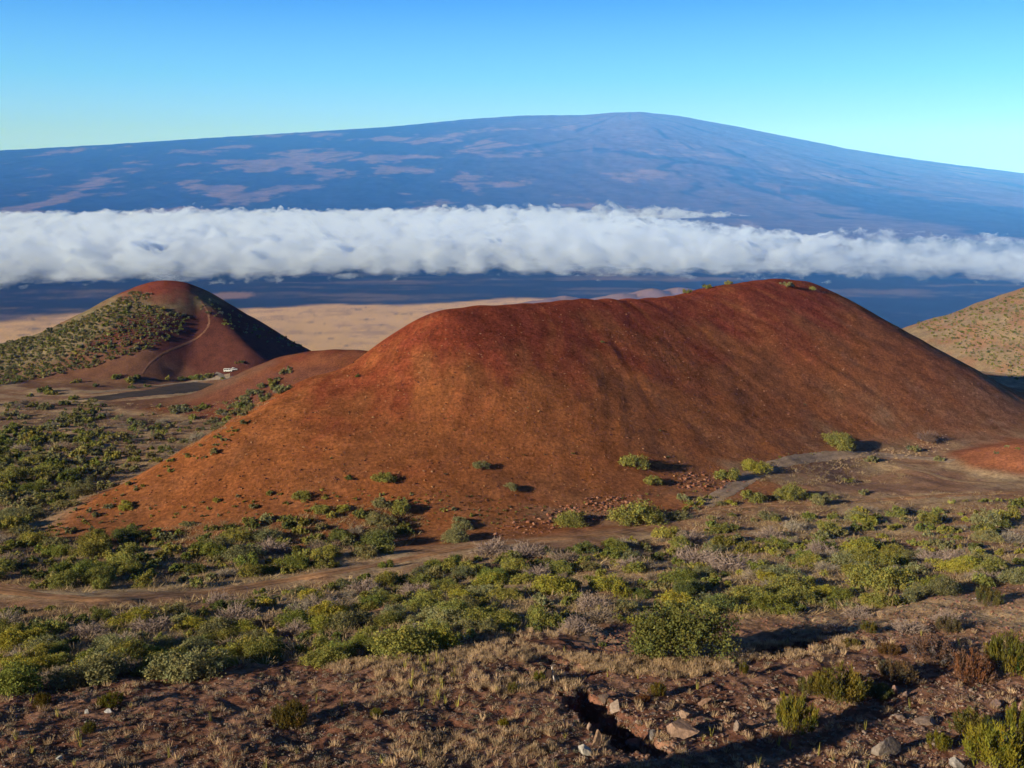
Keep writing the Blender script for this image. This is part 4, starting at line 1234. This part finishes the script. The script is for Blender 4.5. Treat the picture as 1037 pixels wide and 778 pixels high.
# straw grass: bands along the thicket edge, scattered elsewhere
straw = []
for poly, n_ in (([(330,672),(420,664),(520,648),(560,660),(540,672),(440,672),(340,684)], 420), ([(560,662),(650,668),(740,668),(760,672),(700,688),(600,682)], 520),
                 ([(740,655),(860,645),(900,655),(800,668),(745,672)], 260), ([(480,690),(560,680),(600,700),(500,705)], 130), ([(400,745),(560,740),(570,765),(390,778)], 110),
                 ([(380,680),(480,668),(500,700),(380,710)], 160), (FG, 650), ([(460,640),(600,630),(600,645),(500,652)], 120), ([(830,470),(960,440),(960,458),(850,478)], 200)):
    straw += [q for x, y, q in ground_points(poly, n_)]
tufts('straw_grass', straw, 'straw-coloured tufts of dry grass on the near slope', 34, .38, (.50, .35, .22), spread=.15, width=.016, seed=5)
mid = []
for poly, n_ in ((BELT, 4200), (UPPER, 1900), (LEFTF, 2600), ([(690,504),(1040,498),(1040,515),(700,545)], 500), ([(770,470),(900,465),(930,490),(760,495)], 250)):
    mid += [q for x, y, q in ground_points(poly, n_)]
tufts('dry_grass', mid, 'low dry grass between the shrubs', 16, .45, (.37, .27, .155), spread=.5, width=.035, seed=6, var=.28)
herb = []; hc_ = []
for x, y, q in ground_points(FG, 3400):
    if x > 600 and random.random() < .55: continue
    herb.append(q); hc_.append(random.choice([(.30,.24,.20),(.27,.21,.15),(.33,.235,.20),(.21,.195,.14),(.28,.18,.13),(.20,.12,.09)]))
g = np.random.default_rng(8)
H_ = np.array(herb); n_ = len(H_); k_ = 46
b = np.repeat(np.arange(n_), k_); m_ = len(b); rs = g.uniform(.10, .30, n_)
d_ = unit(g.normal(size=(m_, 3)) * [1, 1, .7]); d_[:, 2] = np.abs(d_[:, 2])
c_ = H_[b] + d_ * (rs[b] * g.uniform(.5, 1, m_))[:, None]
co_, f_ = quads_at(c_, unit(d_ + g.normal(size=(m_, 3)) * .6), g.uniform(.03, .065, m_), g)
t_ = np.array(hc_)[b] * np.clip(1 + g.normal(0, .2, m_), .4, 1.7)[:, None]
put('low_herbs', chunk_mesh('low_herbs', (co_, f_, np.repeat(t_, 4, 0)), M_leaf), kind='stuff', label='low silvery and brown herbs covering the near slope')
stalk = [q for x, y, q in ground_points([(400,665),(480,668),(480,720),(400,715)], 26)] + [q for x, y, q in ground_points(FG, 60)]
tufts('yellow_stalks', stalk, 'thin upright yellow-green seed stalks', 9, .75, (.38, .33, .08), spread=.05, width=.022, seed=9)

# ------------------------------------------------------------------ little tree on the far skyline
q = hit(50, 337)
if q is not None:
    root = bpy.data.objects.new('tree', None); COL.objects.link(root); root.location = q
    root['label'] = 'tiny dark tree alone on the skyline of the shrubby far hill'; root['category'] = 'tree'
    c_, f_, t_, cc_ = shrub_parts(5, nleaf=500, leaf=.2, lobes=9, flat=1.1)
    put('crown', chunk_mesh('crown', (c_ * 1.7 + [0, 0, .9], f_, t_), M_leaf), parent=root, color=(.05, .07, .03))
    c1, f1 = limb_tris((0, 0, -.4), (.1, 0, 2.0), .22, .12)
    put('trunk', chunk_mesh('trunk', (c1, f1, np.ones((len(c1), 3))), M_wood), parent=root, color=(.10, .08, .07))

# ------------------------------------------------------------------ white vehicles by the driveway
def simple(name, col, rough=.4, metal=0.0):
    m, n, out = material(name); p = n.new('ShaderNodeBsdfPrincipled')
    p.inputs['Base Color'].default_value = (*col, 1); p.inputs['Roughness'].default_value = rough; p.inputs['Metallic'].default_value = metal
    n.link(p.outputs[0], out.inputs['Surface']); return m
M_white = simple('white_paint', (.8, .8, .8), .35); M_glass = simple('dark_glass', (.02, .025, .03), .1); M_tyre = simple('tyre_rubber', (.02, .02, .02), .8)
import bmesh
def profile_mesh(name, prof, wd, mat, bev=.05):
    """side profile (x, z) extruded to a width along y, edges rounded"""
    bm = bmesh.new()
    a = [bm.verts.new((x, -wd / 2, z)) for x, z in prof]; b_ = [bm.verts.new((x, wd / 2, z)) for x, z in prof]
    bm.faces.new(a[::-1]); bm.faces.new(b_)
    for i in range(len(prof)):
        j = (i + 1) % len(prof); bm.faces.new((a[i], a[j], b_[j], b_[i]))
    bmesh.ops.recalc_face_normals(bm, faces=bm.faces)
    bmesh.ops.bevel(bm, geom=list(bm.edges), offset=bev, segments=2, affect='EDGES')
    me = bpy.data.meshes.new(name); bm.to_mesh(me); bm.free(); me.materials.append(mat); return me
def wheel_mesh():
    bm = bmesh.new(); bmesh.ops.create_cone(bm, cap_ends=True, segments=20, radius1=.36, radius2=.36, depth=.24)
    bmesh.ops.rotate(bm, verts=bm.verts, cent=(0, 0, 0), matrix=Matrix.Rotation(math.radians(90), 3, 'X'))
    bmesh.ops.bevel(bm, geom=[e for e in bm.edges], offset=.03, segments=1, affect='EDGES')
    me = bpy.data.meshes.new('wheel'); bm.to_mesh(me); bm.free(); me.materials.append(M_tyre); return me
WH = wheel_mesh()
def vehicle(name, px, py, rz, body, glass, wd, label, cat, wx=(1.45, -1.35)):
    q = hit(px, py); root = bpy.data.objects.new(name, None); COL.objects.link(root)
    root.location = (q[0], q[1], q[2] + .05); root.rotation_euler = (0, 0, rz); root.scale = (.8, .8, .8); root['label'] = label; root['category'] = cat
    put('body', profile_mesh('body', body, wd, M_white), parent=root)
    for gl in glass: put('window', profile_mesh('window', gl, wd + .03, M_glass, .01), parent=root)
    for x in wx:
        for y in (-1, 1): put('wheel', WH, (x, y * (wd / 2 - .10), .36), parent=root)
vehicle('van', 231, 378, math.radians(8), [(-2.5,.4),(2.5,.4),(2.55,1.1),(1.9,1.35),(1.25,2.1),(-2.4,2.15),(-2.5,2.0)],
        [[(1.75,1.38),(1.2,2.0),(.7,2.0),(.7,1.38)], [(.5,1.38),(.5,1.98),(-.9,1.98),(-.9,1.38)], [(-1.1,1.38),(-1.1,1.98),(-2.2,1.98),(-2.2,1.38)]], 1.95,
        'white van parked at the end of the grey driveway', 'van')
vehicle('pickup', 236.2, 377.3, math.radians(20), [(-2.6,.45),(2.5,.45),(2.55,1.05),(1.4,1.15),(.75,1.75),(-.5,1.78),(-.75,1.15),(-2.6,1.12)],
        [[(1.2,1.17),(.7,1.66),(.25,1.66),(.25,1.17)], [(.12,1.17),(.12,1.66),(-.42,1.68),(-.6,1.17)]], 1.85,
        'white pickup truck parked beside the van near the red mound', 'truck')
#@@VEG1

# ------------------------------------------------------------------ light, sky, camera
SUN_EL = math.radians(18); SUN_AZ = math.radians(-124)   # azimuth clockwise from +Y: left and slightly behind the camera
sd = Vector((math.sin(SUN_AZ) * math.cos(SUN_EL), math.cos(SUN_AZ) * math.cos(SUN_EL), math.sin(SUN_EL)))
L = bpy.data.lights.new('sun', 'SUN'); L.energy = 5.0; L.angle = math.radians(.53); L.color = (1, .945, .85)
lo = bpy.data.objects.new('sun', L); COL.objects.link(lo)
lo.rotation_euler = sd.to_track_quat('Z', 'Y').to_euler()
w = bpy.data.worlds.new('World'); sc.world = w; w.use_nodes = True
n = N(w.node_tree); bg = w.node_tree.nodes['Background']
sky = n.new('ShaderNodeTexSky', sky_type='NISHITA', sun_disc=False)
sky.sun_elevation = SUN_EL; sky.sun_rotation = SUN_AZ; sky.altitude = 2800; sky.air_density = 1.0; sky.dust_density = 0.2; sky.ozone_density = 1.5
tc = n.new('ShaderNodeTexCoord'); sx = n.new('ShaderNodeSeparateXYZ'); n.link(tc.outputs['Generated'], sx.inputs[0])
mrw = n.new('ShaderNodeMapRange'); mrw.inputs['From Min'].default_value = -.02; mrw.inputs['From Max'].default_value = 1.0
n.link(sx.outputs['Z'], mrw.inputs['Value'])
rp = n.new('ShaderNodeValToRGB'); el = rp.color_ramp.elements
el[0].position = 0.0; el[0].color = (4.9, 10.6, 36, 1)
el[1].position = 1.0; el[1].color = (.08, .2, .5, 1)
for p_, c_ in ((.05, (4.6, 9.9, 28, 1)), (.105, (2.3, 7.6, 18, 1)), (.17, (.8, 4.2, 14, 1)), (.25, (.2, .7, 2.2, 1)), (.4, (.12, .35, 1.0, 1))):
    e = el.new(p_); e.color = c_
mixw = n.new('ShaderNodeMix', data_type='RGBA'); mixw.inputs[0].default_value = .95
n.link(mrw.outputs[0], rp.inputs[0]); n.link(sky.outputs[0], mixw.inputs[6]); n.link(rp.outputs[0], mixw.inputs[7])
n.link(mixw.outputs[2], bg.inputs['Color'])
bg.inputs['Strength'].default_value = .058

cam = bpy.data.cameras.new('camera'); cam.sensor_width = 36; cam.lens = 36 * FPX / W0
cam.clip_start = .1; cam.clip_end = 200000
co = bpy.data.objects.new('camera', cam); COL.objects.link(co)
co.location = (0, 0, 0); co.rotation_euler = (math.radians(90) - PITCH, 0, 0)
sc.camera = co
sc.view_settings.view_transform = 'Standard'; sc.view_settings.look = 'None'
sc.view_settings.exposure = 0.6; sc.view_settings.gamma = 1
cy = sc.cycles
cy.volume_bounces = 6; cy.max_bounces = 10; cy.diffuse_bounces = 2; cy.transparent_max_bounces = 12
cy.use_denoising = True
